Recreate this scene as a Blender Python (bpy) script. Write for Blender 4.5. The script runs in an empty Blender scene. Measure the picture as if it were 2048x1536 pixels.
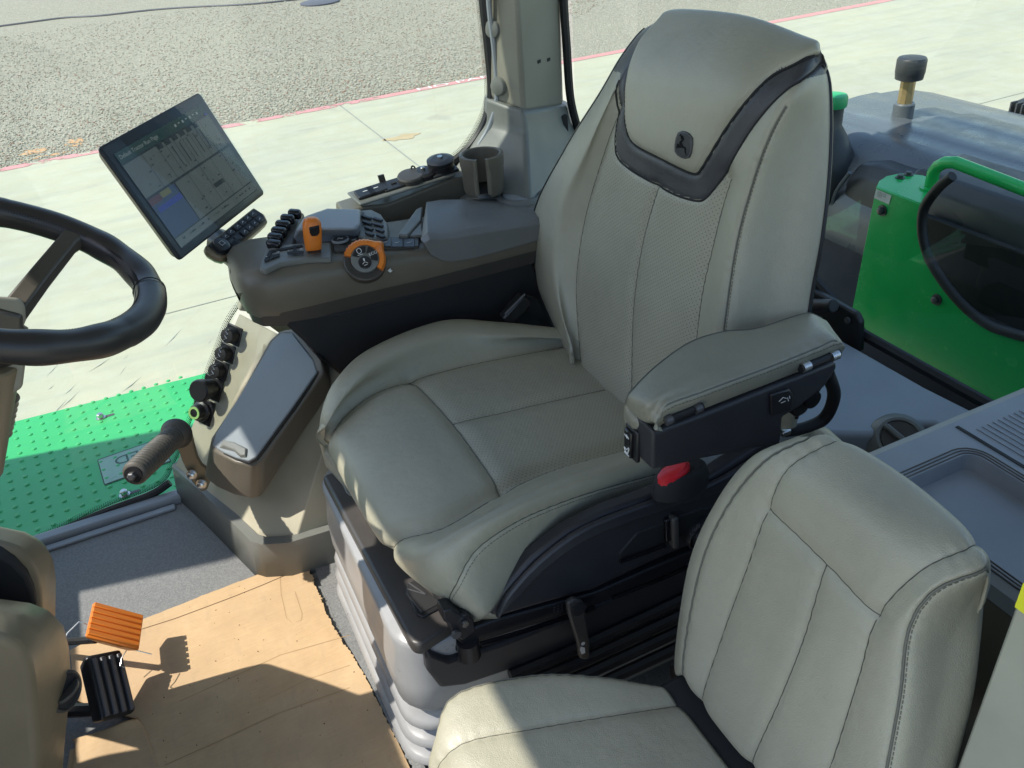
import bpy, bmesh, math, random
import numpy as np
from mathutils import Vector, Matrix
random.seed(4); np.random.seed(4)
SC = bpy.context.scene
COL = SC.collection
rad = math.radians

# ------------------------------------------------------------------ camera
# tractor axes: +x = towards the rear, +y = towards the right-hand side, +z = up, cab floor z = 0
CAM_F, CAM_PITCH, CAM_ROLL, CAM_YAW, CAM_H = 1700.0, rad(33), rad(-5), rad(23), 1.5
def _basis():
    f = np.array([0, np.cos(CAM_PITCH), -np.sin(CAM_PITCH)]); R = np.array([1, 0, 0.]); U = np.cross(R, f)
    R2 = R*np.cos(CAM_ROLL) + U*np.sin(CAM_ROLL); U2 = -R*np.sin(CAM_ROLL) + U*np.cos(CAM_ROLL)
    c, s = np.cos(CAM_YAW), np.sin(CAM_YAW)
    M = np.array([[c, s, 0], [-s, c, 0], [0, 0, 1]])
    return M@R2, M@U2, M@f
CR, CU, CD = _basis()
CC = np.array([0, 0, CAM_H])
cam = bpy.data.cameras.new('camera'); camo = bpy.data.objects.new('camera', cam); COL.objects.link(camo)
camo.matrix_world = Matrix(((CR[0], CU[0], -CD[0], CC[0]), (CR[1], CU[1], -CD[1], CC[1]), (CR[2], CU[2], -CD[2], CC[2]), (0, 0, 0, 1)))
cam.sensor_width = 36; cam.lens = 36*CAM_F/2048; cam.clip_start = 0.02; cam.clip_end = 500
SC.camera = camo

# ------------------------------------------------------------------ world, sun, exposure
SUN_AZ, SUN_EL = rad(168), rad(53)
sv = Vector((math.cos(SUN_EL)*math.cos(SUN_AZ), math.cos(SUN_EL)*math.sin(SUN_AZ), math.sin(SUN_EL)))
w = bpy.data.worlds.new('World'); SC.world = w; w.use_nodes = True
nt = w.node_tree; nt.nodes.clear()
sky = nt.nodes.new('ShaderNodeTexSky'); sky.sky_type = 'NISHITA'; sky.sun_disc = False
sky.sun_elevation = SUN_EL; sky.sun_rotation = math.atan2(sv.x, sv.y) % (2*math.pi)
bg = nt.nodes.new('ShaderNodeBackground'); bg.inputs[1].default_value = 0.15
wo = nt.nodes.new('ShaderNodeOutputWorld'); nt.links.new(sky.outputs[0], bg.inputs[0]); nt.links.new(bg.outputs[0], wo.inputs[0])
sl = bpy.data.lights.new('sun', 'SUN'); sl.energy = 3.3; sl.angle = rad(0.53); sl.color = (1.0, 0.95, 0.86)
so = bpy.data.objects.new('sun', sl); COL.objects.link(so)
so.rotation_euler = sv.to_track_quat('Z', 'Y').to_euler(); so.location = (-5, -1, 9)
SC.view_settings.view_transform = 'Standard'; SC.view_settings.look = 'None'
SC.view_settings.exposure = 0.93; SC.view_settings.gamma = 1
try: SC.view_settings.use_curve_mapping = False
except Exception: pass
SC.render.engine = 'CYCLES'
SC.cycles.max_bounces = 10; SC.cycles.transparent_max_bounces = 16

# ------------------------------------------------------------------ placing helpers
def ray(x, y): return CD + CR*(x-1024)/CAM_F + CU*(768-y)/CAM_F
def unp(x, y, n, c):
    n = np.array(n, float); d = ray(x, y); return CC + d*((c-n@CC)/(n@d))
def PZ(x, y, z): return unp(x, y, (0, 0, 1), z)
def PY(x, y, yy): return unp(x, y, (0, 1, 0), yy)
def PX(x, y, xx): return unp(x, y, (1, 0, 0), xx)
def proj(p):
    q = np.asarray(p, float)-CC; z = q@CD
    return 1024+CAM_F*(q@CR)/z, 768-CAM_F*(q@CU)/z
def A3(*a): return np.array(a, float)
def unit(v): v = np.asarray(v, float); return v/np.linalg.norm(v)

# ------------------------------------------------------------------ materials
MAT = {}
def nodes(name):
    m = bpy.data.materials.new(name); m.use_nodes = True; t = m.node_tree
    b = t.nodes['Principled BSDF']; MAT[name] = m
    return m, t, b
def N(t, typ, **kw):
    n = t.nodes.new(typ)
    for k, v in kw.items():
        if k.startswith('i_'): n.inputs[k[2:].replace('_', ' ')].default_value = v
        else: setattr(n, k, v)
    return n
def ramp(t, src, stops):
    r = t.nodes.new('ShaderNodeValToRGB'); e = r.color_ramp.elements
    while len(e) < len(stops): e.new(0.5)
    for i, (p, c) in enumerate(stops):
        e[i].position = p; e[i].color = (*c, 1) if len(c) == 3 else c
    t.links.new(src, r.inputs[0]); return r.outputs[0]
def g3(v): return (v, v, v)
def coords(t, scale=1.0, kind='Object'):
    tc = N(t, 'ShaderNodeTexCoord'); mp = N(t, 'ShaderNodeMapping')
    if not isinstance(scale, tuple): scale = (scale,)*3
    mp.inputs['Scale'].default_value = scale
    t.links.new(tc.outputs[kind], mp.inputs[0]); return mp.outputs[0]
def noise(t, vec, sc, det=4, rough=.6):
    n = N(t, 'ShaderNodeTexNoise'); n.inputs['Scale'].default_value = sc; n.inputs['Detail'].default_value = det
    n.inputs['Roughness'].default_value = rough; t.links.new(vec, n.inputs['Vector']); return n
def mix(t, fac, a, b, mode='MIX'):
    m = N(t, 'ShaderNodeMix', data_type='RGBA', blend_type=mode)
    for sck, v in ((m.inputs[0], fac), (m.inputs[6], a), (m.inputs[7], b)):
        if isinstance(v, (int, float)): sck.default_value = v
        elif isinstance(v, tuple): sck.default_value = (*v, 1) if len(v) == 3 else v
        else: t.links.new(v, sck)
    return m.outputs[2]
def bump(t, b, h, strength=.3, dist=.001, prev=None):
    n = N(t, 'ShaderNodeBump'); n.inputs['Strength'].default_value = strength; n.inputs['Distance'].default_value = dist
    t.links.new(h, n.inputs['Height'])
    if prev is not None: t.links.new(prev, n.inputs['Normal'])
    t.links.new(n.outputs[0], b.inputs['Normal']); return n.outputs[0]

def plastic(name, col, rough=.5, tex=900, bs=.25, var=.1, spec=.5, dist=.0004, metal=0):
    m, t, b = nodes(name); v = coords(t)
    n1 = noise(t, v, 7, 5)
    c = ramp(t, n1.outputs[0], [(.3, tuple(x*(1-var) for x in col)), (.7, tuple(min(1, x*(1+var)) for x in col))])
    t.links.new(c, b.inputs['Base Color'])
    n3 = noise(t, v, 14, 4)
    rr = ramp(t, n3.outputs[0], [(.3, g3(max(.05, rough-.07))), (.7, g3(min(1, rough+.08)))])
    t.links.new(rr, b.inputs['Roughness'])
    b.inputs['Specular IOR Level'].default_value = spec; b.inputs['Metallic'].default_value = metal
    if tex:
        n2 = noise(t, v, tex, 2); bump(t, b, n2.outputs[0], bs, dist)
    return m
def leather(name, col, perf=None, rough=.36):
    m, t, b = nodes(name); v = coords(t)
    n1 = noise(t, v, 5, 4)
    c = ramp(t, n1.outputs[0], [(.28, tuple(x*.87 for x in col)), (.5, tuple(x*.98 for x in col)), (.75, tuple(x*1.05 for x in col))])
    vo = N(t, 'ShaderNodeTexVoronoi', feature='DISTANCE_TO_EDGE'); vo.inputs['Scale'].default_value = 380
    nd = noise(t, v, 300, 2)
    md = N(t, 'ShaderNodeMixRGB'); md.inputs[0].default_value = .004
    t.links.new(v, md.inputs[1]); t.links.new(nd.outputs['Color'], md.inputs[2]); t.links.new(md.outputs[0], vo.inputs['Vector'])
    hh = ramp(t, vo.outputs['Distance'], [(0, g3(0)), (.25, g3(1))])
    n0 = noise(t, v, 22, 3)
    n9 = noise(t, coords(t, (1, 1, .45)), 9, 5, .55)
    bn = bump(t, b, n0.outputs[0], .45, .004); bn = bump(t, b, n9.outputs[0], .35, .012, bn)
    bn = bump(t, b, hh, .45, .0006, bn)
    rr = ramp(t, noise(t, v, 6, 5).outputs[0], [(.3, g3(rough-.05)), (.7, g3(rough+.10))]); t.links.new(rr, b.inputs['Roughness'])
    if perf:
        # little punched holes in staggered rows; axes chosen per panel
        sep = N(t, 'ShaderNodeSeparateXYZ'); t.links.new(v, sep.inputs[0])
        cmb = N(t, 'ShaderNodeCombineXYZ'); t.links.new(sep.outputs[perf[0]], cmb.inputs[0]); t.links.new(sep.outputs[perf[1]], cmb.inputs[1])
        mp = N(t, 'ShaderNodeMapping'); mp.inputs['Rotation'].default_value = (0, 0, rad(perf[2])); mp.inputs['Scale'].default_value = (1/perf[3],)*3
        t.links.new(cmb.outputs[0], mp.inputs[0])
        fr = N(t, 'ShaderNodeVectorMath', operation='FRACTION'); t.links.new(mp.outputs[0], fr.inputs[0])
        sb = N(t, 'ShaderNodeVectorMath', operation='SUBTRACT'); sb.inputs[1].default_value = (.5, .5, 0); t.links.new(fr.outputs[0], sb.inputs[0])
        s2 = N(t, 'ShaderNodeSeparateXYZ'); t.links.new(sb.outputs[0], s2.inputs[0])
        c2 = N(t, 'ShaderNodeCombineXYZ'); t.links.new(s2.outputs[0], c2.inputs[0]); t.links.new(s2.outputs[1], c2.inputs[1])
        ln = N(t, 'ShaderNodeVectorMath', operation='LENGTH'); t.links.new(c2.outputs[0], ln.inputs[0])
        hole = ramp(t, ln.outputs['Value'], [(.10, g3(0)), (.17, g3(1))])
        c = mix(t, hole, (.09, .09, .075), c)
        bump(t, b, hole, .5, .0012, bn)
    t.links.new(c, b.inputs['Base Color'])
    b.inputs['Specular IOR Level'].default_value = .55
    b.inputs['Coat Weight'].default_value = .38; b.inputs['Coat Roughness'].default_value = .38
    return m

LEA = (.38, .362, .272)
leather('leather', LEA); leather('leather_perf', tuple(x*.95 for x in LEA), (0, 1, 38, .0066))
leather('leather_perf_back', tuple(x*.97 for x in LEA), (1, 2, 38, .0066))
leather('leather_dark', (.27, .258, .195))  # darker tone of the seat leather, for the armrest pad
plastic('shell_dark', (.030, .030, .034), .42, 1400, .3)
plastic('tray_dark', (.06, .054, .050), .38, 1400, .3)
leather('band_leather', (.04, .04, .045), rough=.45)
plastic('seam', (.075, .078, .062), .8, 0); plastic('stitch', (.15, .145, .11), .8, 0)
plastic('piping', (.13, .13, .105), .6, 0)
plastic('taupe', (.14, .126, .095), .40, 1400, .35)
plastic('taupe_dark', (.06, .054, .047), .45, 1400, .3)
plastic('taupe_grey', (.165, .17, .155), .40, 1400, .35)
plastic('beige_panel', (.40, .37, .275), .5, 1600, .3)
plastic('pillar_beige', (.26, .245, .195), .55, 1600, .3)
plastic('box_taupe', (.12, .106, .082), .45, 1200, .3)
plastic('lid_grey', (.185, .21, .225), .46, 900, .4)
plastic('rib_rubber', (.075, .075, .085), .4, 500, .3)
plastic('grey_top', (.27, .295, .32), .38, 900, .5)
plastic('black_plastic', (.016, .016, .018), .38, 1400, .25)
plastic('black_gloss', (.008, .008, .01), .16, 0)
plastic('black_matte', (.013, .013, .014), .7, 700, .4)
plastic('rubber_seal', (.012, .012, .013), .5, 0)
plastic('wheel_leather', (.028, .025, .024), .36, 500, .35)
plastic('grip_rubber', (.075, .068, .055), .5, 800, .3)
plastic('bellows', (.30, .30, .30), .34, 500, .3)
plastic('orange', (.72, .20, .022), .38, 1500, .2, var=.05)
plastic('button', (.03, .034, .04), .35, 0)
plastic('icon_white', (.75, .76, .74), .6, 0)
plastic('elbow_vinyl', (.155, .16, .158), .38, 420, .6)
plastic('red', (.62, .02, .03), .35, 0)
plastic('steel', (.62, .62, .6), .28, 600, .2, metal=1)
plastic('dark_steel', (.12, .12, .125), .45, 600, .2, metal=.6)
plastic('brass', (.45, .32, .15), .45, 600, .2, metal=.7)
plastic('green_paint', (.010, .50, .11), .22, 0, var=.03)
plastic('green_deck', (.04, .42, .14), .42, 900, .15, var=.05)
plastic('green_cap', (.03, .42, .14), .4, 0)
plastic('fender_black', (.10, .112, .125), .30, 60, .15)
plastic('tank_black', (.035, .037, .04), .45, 200, .5)
plastic('tyre', (.018, .018, .018), .75, 200, .4)
plastic('white_label', (.72, .74, .7), .5, 0); plastic('label_ink', (.05, .06, .06), .6, 0)
plastic('decal_film', (.26, .42, .33), .3, 0); plastic('decal_ink', (.035, .10, .07), .5, 0); plastic('decal_edge', (.03, .07, .04), .5, 0)
plastic('lime', (.35, .6, .2), .5, 0); plastic('blue', (.02, .30, .85), .4, 0)
plastic('yellow', (.75, .75, .03), .4, 0)
plastic('headliner', (.38, .37, .33), .9, 500, .5)
plastic('door_metal', (.36, .36, .29), .4, 0)
plastic('dark_shroud', (.062, .056, .046), .36, 900, .2)
plastic('shroud', (.20, .158, .098), .36, 1200, .25)

def m_floor():
    m, t, b = nodes('floor_rubber'); v = coords(t)
    n1 = noise(t, v, 3, 6); n2 = noise(t, v, 260, 3); n3 = noise(t, v, 60, 4)
    c = ramp(t, n1.outputs[0], [(.3, (.125, .128, .128)), (.7, (.16, .162, .158))])
    c = mix(t, ramp(t, n2.outputs[0], [(.35, g3(0)), (.75, g3(.55))]), c, (.31, .31, .295))
    t.links.new(c, b.inputs['Base Color']); b.inputs['Roughness'].default_value = .62
    bn = bump(t, b, n2.outputs[0], .8, .0015); bump(t, b, n3.outputs[0], .4, .003, bn)
m_floor()
def m_card():
    m, t, b = nodes('cardboard'); v = coords(t)
    n1 = noise(t, v, 9, 7, .7); n2 = noise(t, coords(t, (3, 60, 1)), 6, 3); n3 = noise(t, v, 70, 3)
    c = ramp(t, n1.outputs[0], [(.25, (.42, .285, .155)), (.55, (.51, .355, .20)), (.75, (.58, .42, .25))])
    c = mix(t, .22, c, ramp(t, n2.outputs[0], [(.3, (.40, .25, .12)), (.7, (.62, .43, .23))]))
    st = noise(t, v, 3.1, 5); c = mix(t, ramp(t, st.outputs[0], [(.46, g3(0)), (.72, g3(.5))]), c, (.38, .28, .18))
    s2_ = noise(t, coords(t, (9, 2.2, 1)), 5, 6, .7); c = mix(t, ramp(t, s2_.outputs[0], [(.55, g3(0)), (.7, g3(.3))]), c, (.33, .25, .17))
    t.links.new(c, b.inputs['Base Color']); b.inputs['Roughness'].default_value = .85
    bn = bump(t, b, n1.outputs[0], .4, .004); bump(t, b, n3.outputs[0], .3, .0008, bn)
m_card()
plastic('card_edge', (.12, .07, .035), .9, 300, .5)
def m_concrete():
    m, t, b = nodes('concrete'); v = coords(t)
    n1 = noise(t, v, .55, 8, .62); n2 = noise(t, v, 3.2, 8, .7); n3 = noise(t, v, 60, 4); n4 = noise(t, coords(t, (.5, 3, 1)), 1.3, 6)
    c = ramp(t, n1.outputs[0], [(.30, (.385, .38, .295)), (.5, (.43, .415, .305)), (.7, (.465, .445, .318))])
    c = mix(t, ramp(t, n2.outputs[0], [(.42, g3(0)), (.72, g3(.5))]), c, (.50, .51, .43))
    c = mix(t, ramp(t, n4.outputs[0], [(.5, g3(0)), (.72, g3(.5))]), c, (.29, .30, .265))
    c = mix(t, ramp(t, n3.outputs[0], [(.60, g3(0)), (.75, g3(.22))]), c, (.28, .27, .24))
    n5 = noise(t, v, 1.7, 3); c = mix(t, ramp(t, n5.outputs[0], [(.64, g3(0)), (.74, g3(.45))]), c, (.30, .285, .235))
    n6 = noise(t, v, 240, 2); c = mix(t, ramp(t, n6.outputs[0], [(.35, g3(.28)), (.6, g3(0))]), c, (.25, .24, .19))
    t.links.new(c, b.inputs['Base Color']); b.inputs['Roughness'].default_value = .8
    bump(t, b, n3.outputs[0], .3, .004)
m_concrete()
def m_gravel():
    m, t, b = nodes('gravel'); v = coords(t)
    nd = noise(t, v, 14, 2); md = N(t, 'ShaderNodeMixRGB'); md.inputs[0].default_value = .03
    t.links.new(v, md.inputs[1]); t.links.new(nd.outputs['Color'], md.inputs[2])
    vo = N(t, 'ShaderNodeTexVoronoi'); vo.inputs['Scale'].default_value = 42; t.links.new(md.outputs[0], vo.inputs['Vector'])
    vd = N(t, 'ShaderNodeTexVoronoi', feature='DISTANCE_TO_EDGE'); vd.inputs['Scale'].default_value = 42; t.links.new(md.outputs[0], vd.inputs['Vector'])
    sp = N(t, 'ShaderNodeSeparateColor'); t.links.new(vo.outputs['Color'], sp.inputs[0])
    c = ramp(t, sp.outputs[0], [(0, (.23, .215, .17)), (.3, (.29, .27, .21)), (.55, (.33, .31, .245)), (.8, (.38, .365, .29)), (.93, (.31, .24, .19)), (1, (.50, .48, .42))])
    c = mix(t, ramp(t, vd.outputs['Distance'], [(0, g3(.26)), (.10, g3(0))]), c, (.17, .155, .125))
    n1 = noise(t, v, .35, 5)
    c = mix(t, ramp(t, n1.outputs[0], [(.4, g3(0)), (.7, g3(.4))]), c, (.34, .315, .235))
    t.links.new(c, b.inputs['Base Color']); b.inputs['Roughness'].default_value = .9
    hh = ramp(t, vo.outputs['Distance'], [(0, g3(1)), (.6, g3(0))])
    bump(t, b, hh, .8, .02)
m_gravel()
def m_paint(name, col):
    m, t, b = nodes(name); v = coords(t); n = noise(t, v, 3.5, 6, .7)
    tr = N(t, 'ShaderNodeBsdfTransparent'); ms = N(t, 'ShaderNodeMixShader')
    f = ramp(t, n.outputs[0], [(.44, g3(0)), (.50, g3(1))])
    b.inputs['Base Color'].default_value = (*col, 1); b.inputs['Roughness'].default_value = .7
    t.links.new(f, ms.inputs[0]); t.links.new(tr.outputs[0], ms.inputs[1]); t.links.new(b.outputs[0], ms.inputs[2])
    t.links.new(ms.outputs[0], t.nodes['Material Output'].inputs[0])
m_paint('worn_red', (.56, .26, .26)); m_paint('orange_spray', (.50, .29, .14))
plastic('red_line', (.56, .26, .25), .7, 0); plastic('white_paint', (.78, .74, .7), .7, 0)
plastic('joint', (.27, .28, .25), .9, 0); plastic('hose', (.10, .10, .12), .6, 0); plastic('tyre_mark', (.42, .43, .37), .9, 0)
plastic('rust', (.42, .33, .2), .9, 40, .3)
def m_glass(name, tint, refl=1.0):
    m, t, b = nodes(name); t.nodes.remove(b)
    tr = N(t, 'ShaderNodeBsdfTransparent'); tr.inputs[0].default_value = (*tint, 1)
    gl = N(t, 'ShaderNodeBsdfGlossy'); gl.inputs['Roughness'].default_value = .0; gl.inputs[0].default_value = (1, 1, 1, 1)
    lw = N(t, 'ShaderNodeLayerWeight'); lw.inputs[0].default_value = .5; ms = N(t, 'ShaderNodeMixShader')
    p5 = N(t, 'ShaderNodeMath', operation='POWER'); p5.inputs[1].default_value = 5; t.links.new(lw.outputs['Facing'], p5.inputs[0])
    ma = N(t, 'ShaderNodeMath', operation='MULTIPLY_ADD'); ma.inputs[1].default_value = .9*refl; ma.inputs[2].default_value = .055*refl; t.links.new(p5.outputs[0], ma.inputs[0])
    t.links.new(ma.outputs[0], ms.inputs[0]); t.links.new(tr.outputs[0], ms.inputs[1]); t.links.new(gl.outputs[0], ms.inputs[2])
    t.links.new(ms.outputs[0], t.nodes['Material Output'].inputs[0])
m_glass('glass', (.86, .93, .87), .8); m_glass('screen_glass', (.9, .95, .97), .35)
def m_emit(name, col, e, base=(.02, .02, .02)):
    m, t, b = nodes(name); b.inputs['Base Color'].default_value = (*base, 1); b.inputs['Roughness'].default_value = .25
    b.inputs['Emission Color'].default_value = (*col, 1); b.inputs['Emission Strength'].default_value = e
m_emit('ui_page', (.42, .50, .46), .055); m_emit('ui_blue', (.12, .2, .45), .05); m_emit('ui_bluebright', (.05, .08, .8), .07)
m_emit('ui_green', (.05, .2, .14), .04); m_emit('ui_text', (.8, .9, .85), .09); m_emit('ui_dark', (.02, .03, .03), .1)
m_emit('ui_yellow', (.6, .6, .15), .05); m_emit('ui_red', (.35, .08, .08), .05)

# ------------------------------------------------------------------ mesh builder
def wloc(p):
    v = Vector((0, 0, 0))
    while p is not None: v += p.location; p = p.parent
    return np.array(v)
def tag(o, label=None, cat=None, group=None, kind=None):
    if label: o['label'] = label
    if cat: o['category'] = cat
    if group: o['group'] = group
    if kind: o['kind'] = kind
    return o
def thing(name, label, cat, loc, group=None):
    o = bpy.data.objects.new(name, None); COL.objects.link(o); o.location = Vector(tuple(float(x) for x in loc))
    o.empty_display_size = .05
    return tag(o, label, cat, group)
def perp(d):
    d = unit(d); a = A3(0, 0, 1) if abs(d[2]) < .9 else A3(1, 0, 0)
    u = unit(np.cross(a, d)); return u, np.cross(d, u)
class MB:
    def __init__(s): s.v = []; s.f = []; s.m = []; s.mats = []; s.cur = 0
    def mat(s, n):
        if n not in s.mats: s.mats.append(n)
        s.cur = s.mats.index(n); return s
    def add(s, vs, fs):
        o = len(s.v); s.v += [tuple(float(c) for c in p) for p in vs]
        s.f += [tuple(i+o for i in f) for f in fs]; s.m += [s.cur]*len(fs); return s
    def loft(s, loops, cap0=True, cap1=True, closed=True):
        n = len(loops[0]); vs = [p for l in loops for p in l]; fs = []
        for k in range(len(loops)-1):
            for i in range(n if closed else n-1):
                j = (i+1) % n; fs.append((k*n+i, k*n+j, (k+1)*n+j, (k+1)*n+i))
        if cap0: fs.append(tuple(range(n-1, -1, -1)))
        if cap1: fs.append(tuple(range((len(loops)-1)*n, len(loops)*n)))
        return s.add(vs, fs)
    def prism(s, pts, vec):
        vec = np.array(vec, float); return s.loft([pts, [np.array(p)+vec for p in pts]])
    def box(s, c, X, Y, Z, sx, sy, sz):
        c = np.array(c, float); X, Y, Z = unit(X), unit(Y), unit(Z)
        l = [c+X*a*sx/2+Y*b*sy/2 for a, b in ((-1, -1), (1, -1), (1, 1), (-1, 1))]
        return s.loft([[p-Z*sz/2 for p in l], [p+Z*sz/2 for p in l]])
    def bx(s, x0, x1, y0, y1, z0, z1):
        return s.box(((x0+x1)/2, (y0+y1)/2, (z0+z1)/2), (1, 0, 0), (0, 1, 0), (0, 0, 1), x1-x0, y1-y0, z1-z0)
    def tube(s, path, r, n=10, closed=False, cap=True):
        path = [np.array(p, float) for p in path]; m = len(path)
        if not hasattr(r, '__len__'): r = [r]*m
        loops = []; u = None
        for i, p in enumerate(path):
            a = path[(i-1) % m] if (closed or i > 0) else p; b = path[(i+1) % m] if (closed or i < m-1) else p
            d = unit(b-a)
            if u is None: u, _ = perp(d)
            u = unit(u-d*(u@d)); w = np.cross(d, u)
            loops.append([p+(u*math.cos(2*math.pi*k/n)+w*math.sin(2*math.pi*k/n))*r[i] for k in range(n)])
        if closed: loops.append(loops[0]); return s.loft(loops, False, False)
        return s.loft(loops, cap, cap)
    def lathe(s, c, ax, prof, n=28, a0=0, a1=2*math.pi, cap=True, ref=None):
        c = np.array(c, float); ax = unit(ax); u, w = perp(ax)
        if ref is not None: u = unit(np.array(ref)-ax*(np.array(ref)@ax)); w = np.cross(ax, u)
        full = abs(a1-a0-2*math.pi) < 1e-6; m = n if full else n+1
        loops = [[c+ax*h+(u*math.cos(a0+(a1-a0)*k/n)+w*math.sin(a0+(a1-a0)*k/n))*r for k in range(m)] for r, h in prof]
        return s.loft(loops, cap and full, cap and full, closed=full)
    def quad(s, pts): return s.add(pts, [tuple(range(len(pts)))])
    def grid(s, G, flip=False):
        G = np.asarray(G); a, b = G.shape[:2]; fs = []
        for i in range(a-1):
            for j in range(b-1):
                q = (i*b+j, (i+1)*b+j, (i+1)*b+j+1, i*b+j+1); fs.append(q[::-1] if flip else q)
        return s.add(G.reshape(-1, 3), fs)
    def text(s, txt, o, X, Y, size, ext=0.0, mirror=False, stretch=1.0):
        cu = bpy.data.curves.new('t', 'FONT'); cu.body = txt; cu.size = size; cu.align_x = 'CENTER'; cu.align_y = 'CENTER'
        cu.extrude = ext; cu.resolution_u = 3
        ob = bpy.data.objects.new('t', cu); COL.objects.link(ob)
        dg = bpy.context.evaluated_depsgraph_get(); me = bpy.data.meshes.new_from_object(ob.evaluated_get(dg))
        X, Y = unit(X), unit(Y); Z = np.cross(X, Y); sx = -stretch if mirror else stretch
        vs = [np.array(o)+X*v.co.x*sx+Y*v.co.y+Z*v.co.z for v in me.vertices]
        s.add(vs, [tuple(p.vertices) for p in me.polygons])
        bpy.data.objects.remove(ob); bpy.data.curves.remove(cu); bpy.data.meshes.remove(me); return s
    def build(s, name, parent=None, bevel=0, seg=2, smooth=True, mats=None, fixn=True, sub=0, angle=35):
        off = wloc(parent) if parent is not None else np.zeros(3)
        loc = None
        me = bpy.data.meshes.new(name)
        v = np.array(s.v)-off
        if parent is None: loc = v.mean(0); v = v-loc
        me.from_pydata(v.tolist(), [], s.f)
        for n in s.mats: me.materials.append(MAT[n])
        me.polygons.foreach_set('material_index', s.m)
        if fixn:
            bm = bmesh.new(); bm.from_mesh(me); bmesh.ops.remove_doubles(bm, verts=bm.verts, dist=1e-6)
            bmesh.ops.recalc_face_normals(bm, faces=bm.faces); bm.to_mesh(me); bm.free()
        if smooth:
            me.polygons.foreach_set('use_smooth', [True]*len(me.polygons))
            try: me.set_sharp_from_angle(angle=rad(angle))
            except Exception: pass
        me.update()
        o = bpy.data.objects.new(name, me); COL.objects.link(o)
        if parent is not None: o.parent = parent
        else: o.location = Vector(tuple(float(x) for x in loc))
        if bevel:
            b = o.modifiers.new('b', 'BEVEL'); b.width = bevel; b.segments = seg; b.limit_method = 'ANGLE'; b.angle_limit = rad(28)
            try: b.harden_normals = False
            except Exception: pass
        if sub:
            q = o.modifiers.new('s', 'SUBSURF'); q.levels = sub; q.render_levels = sub
        return o
def M(mat): return MB().mat(mat)

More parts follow.
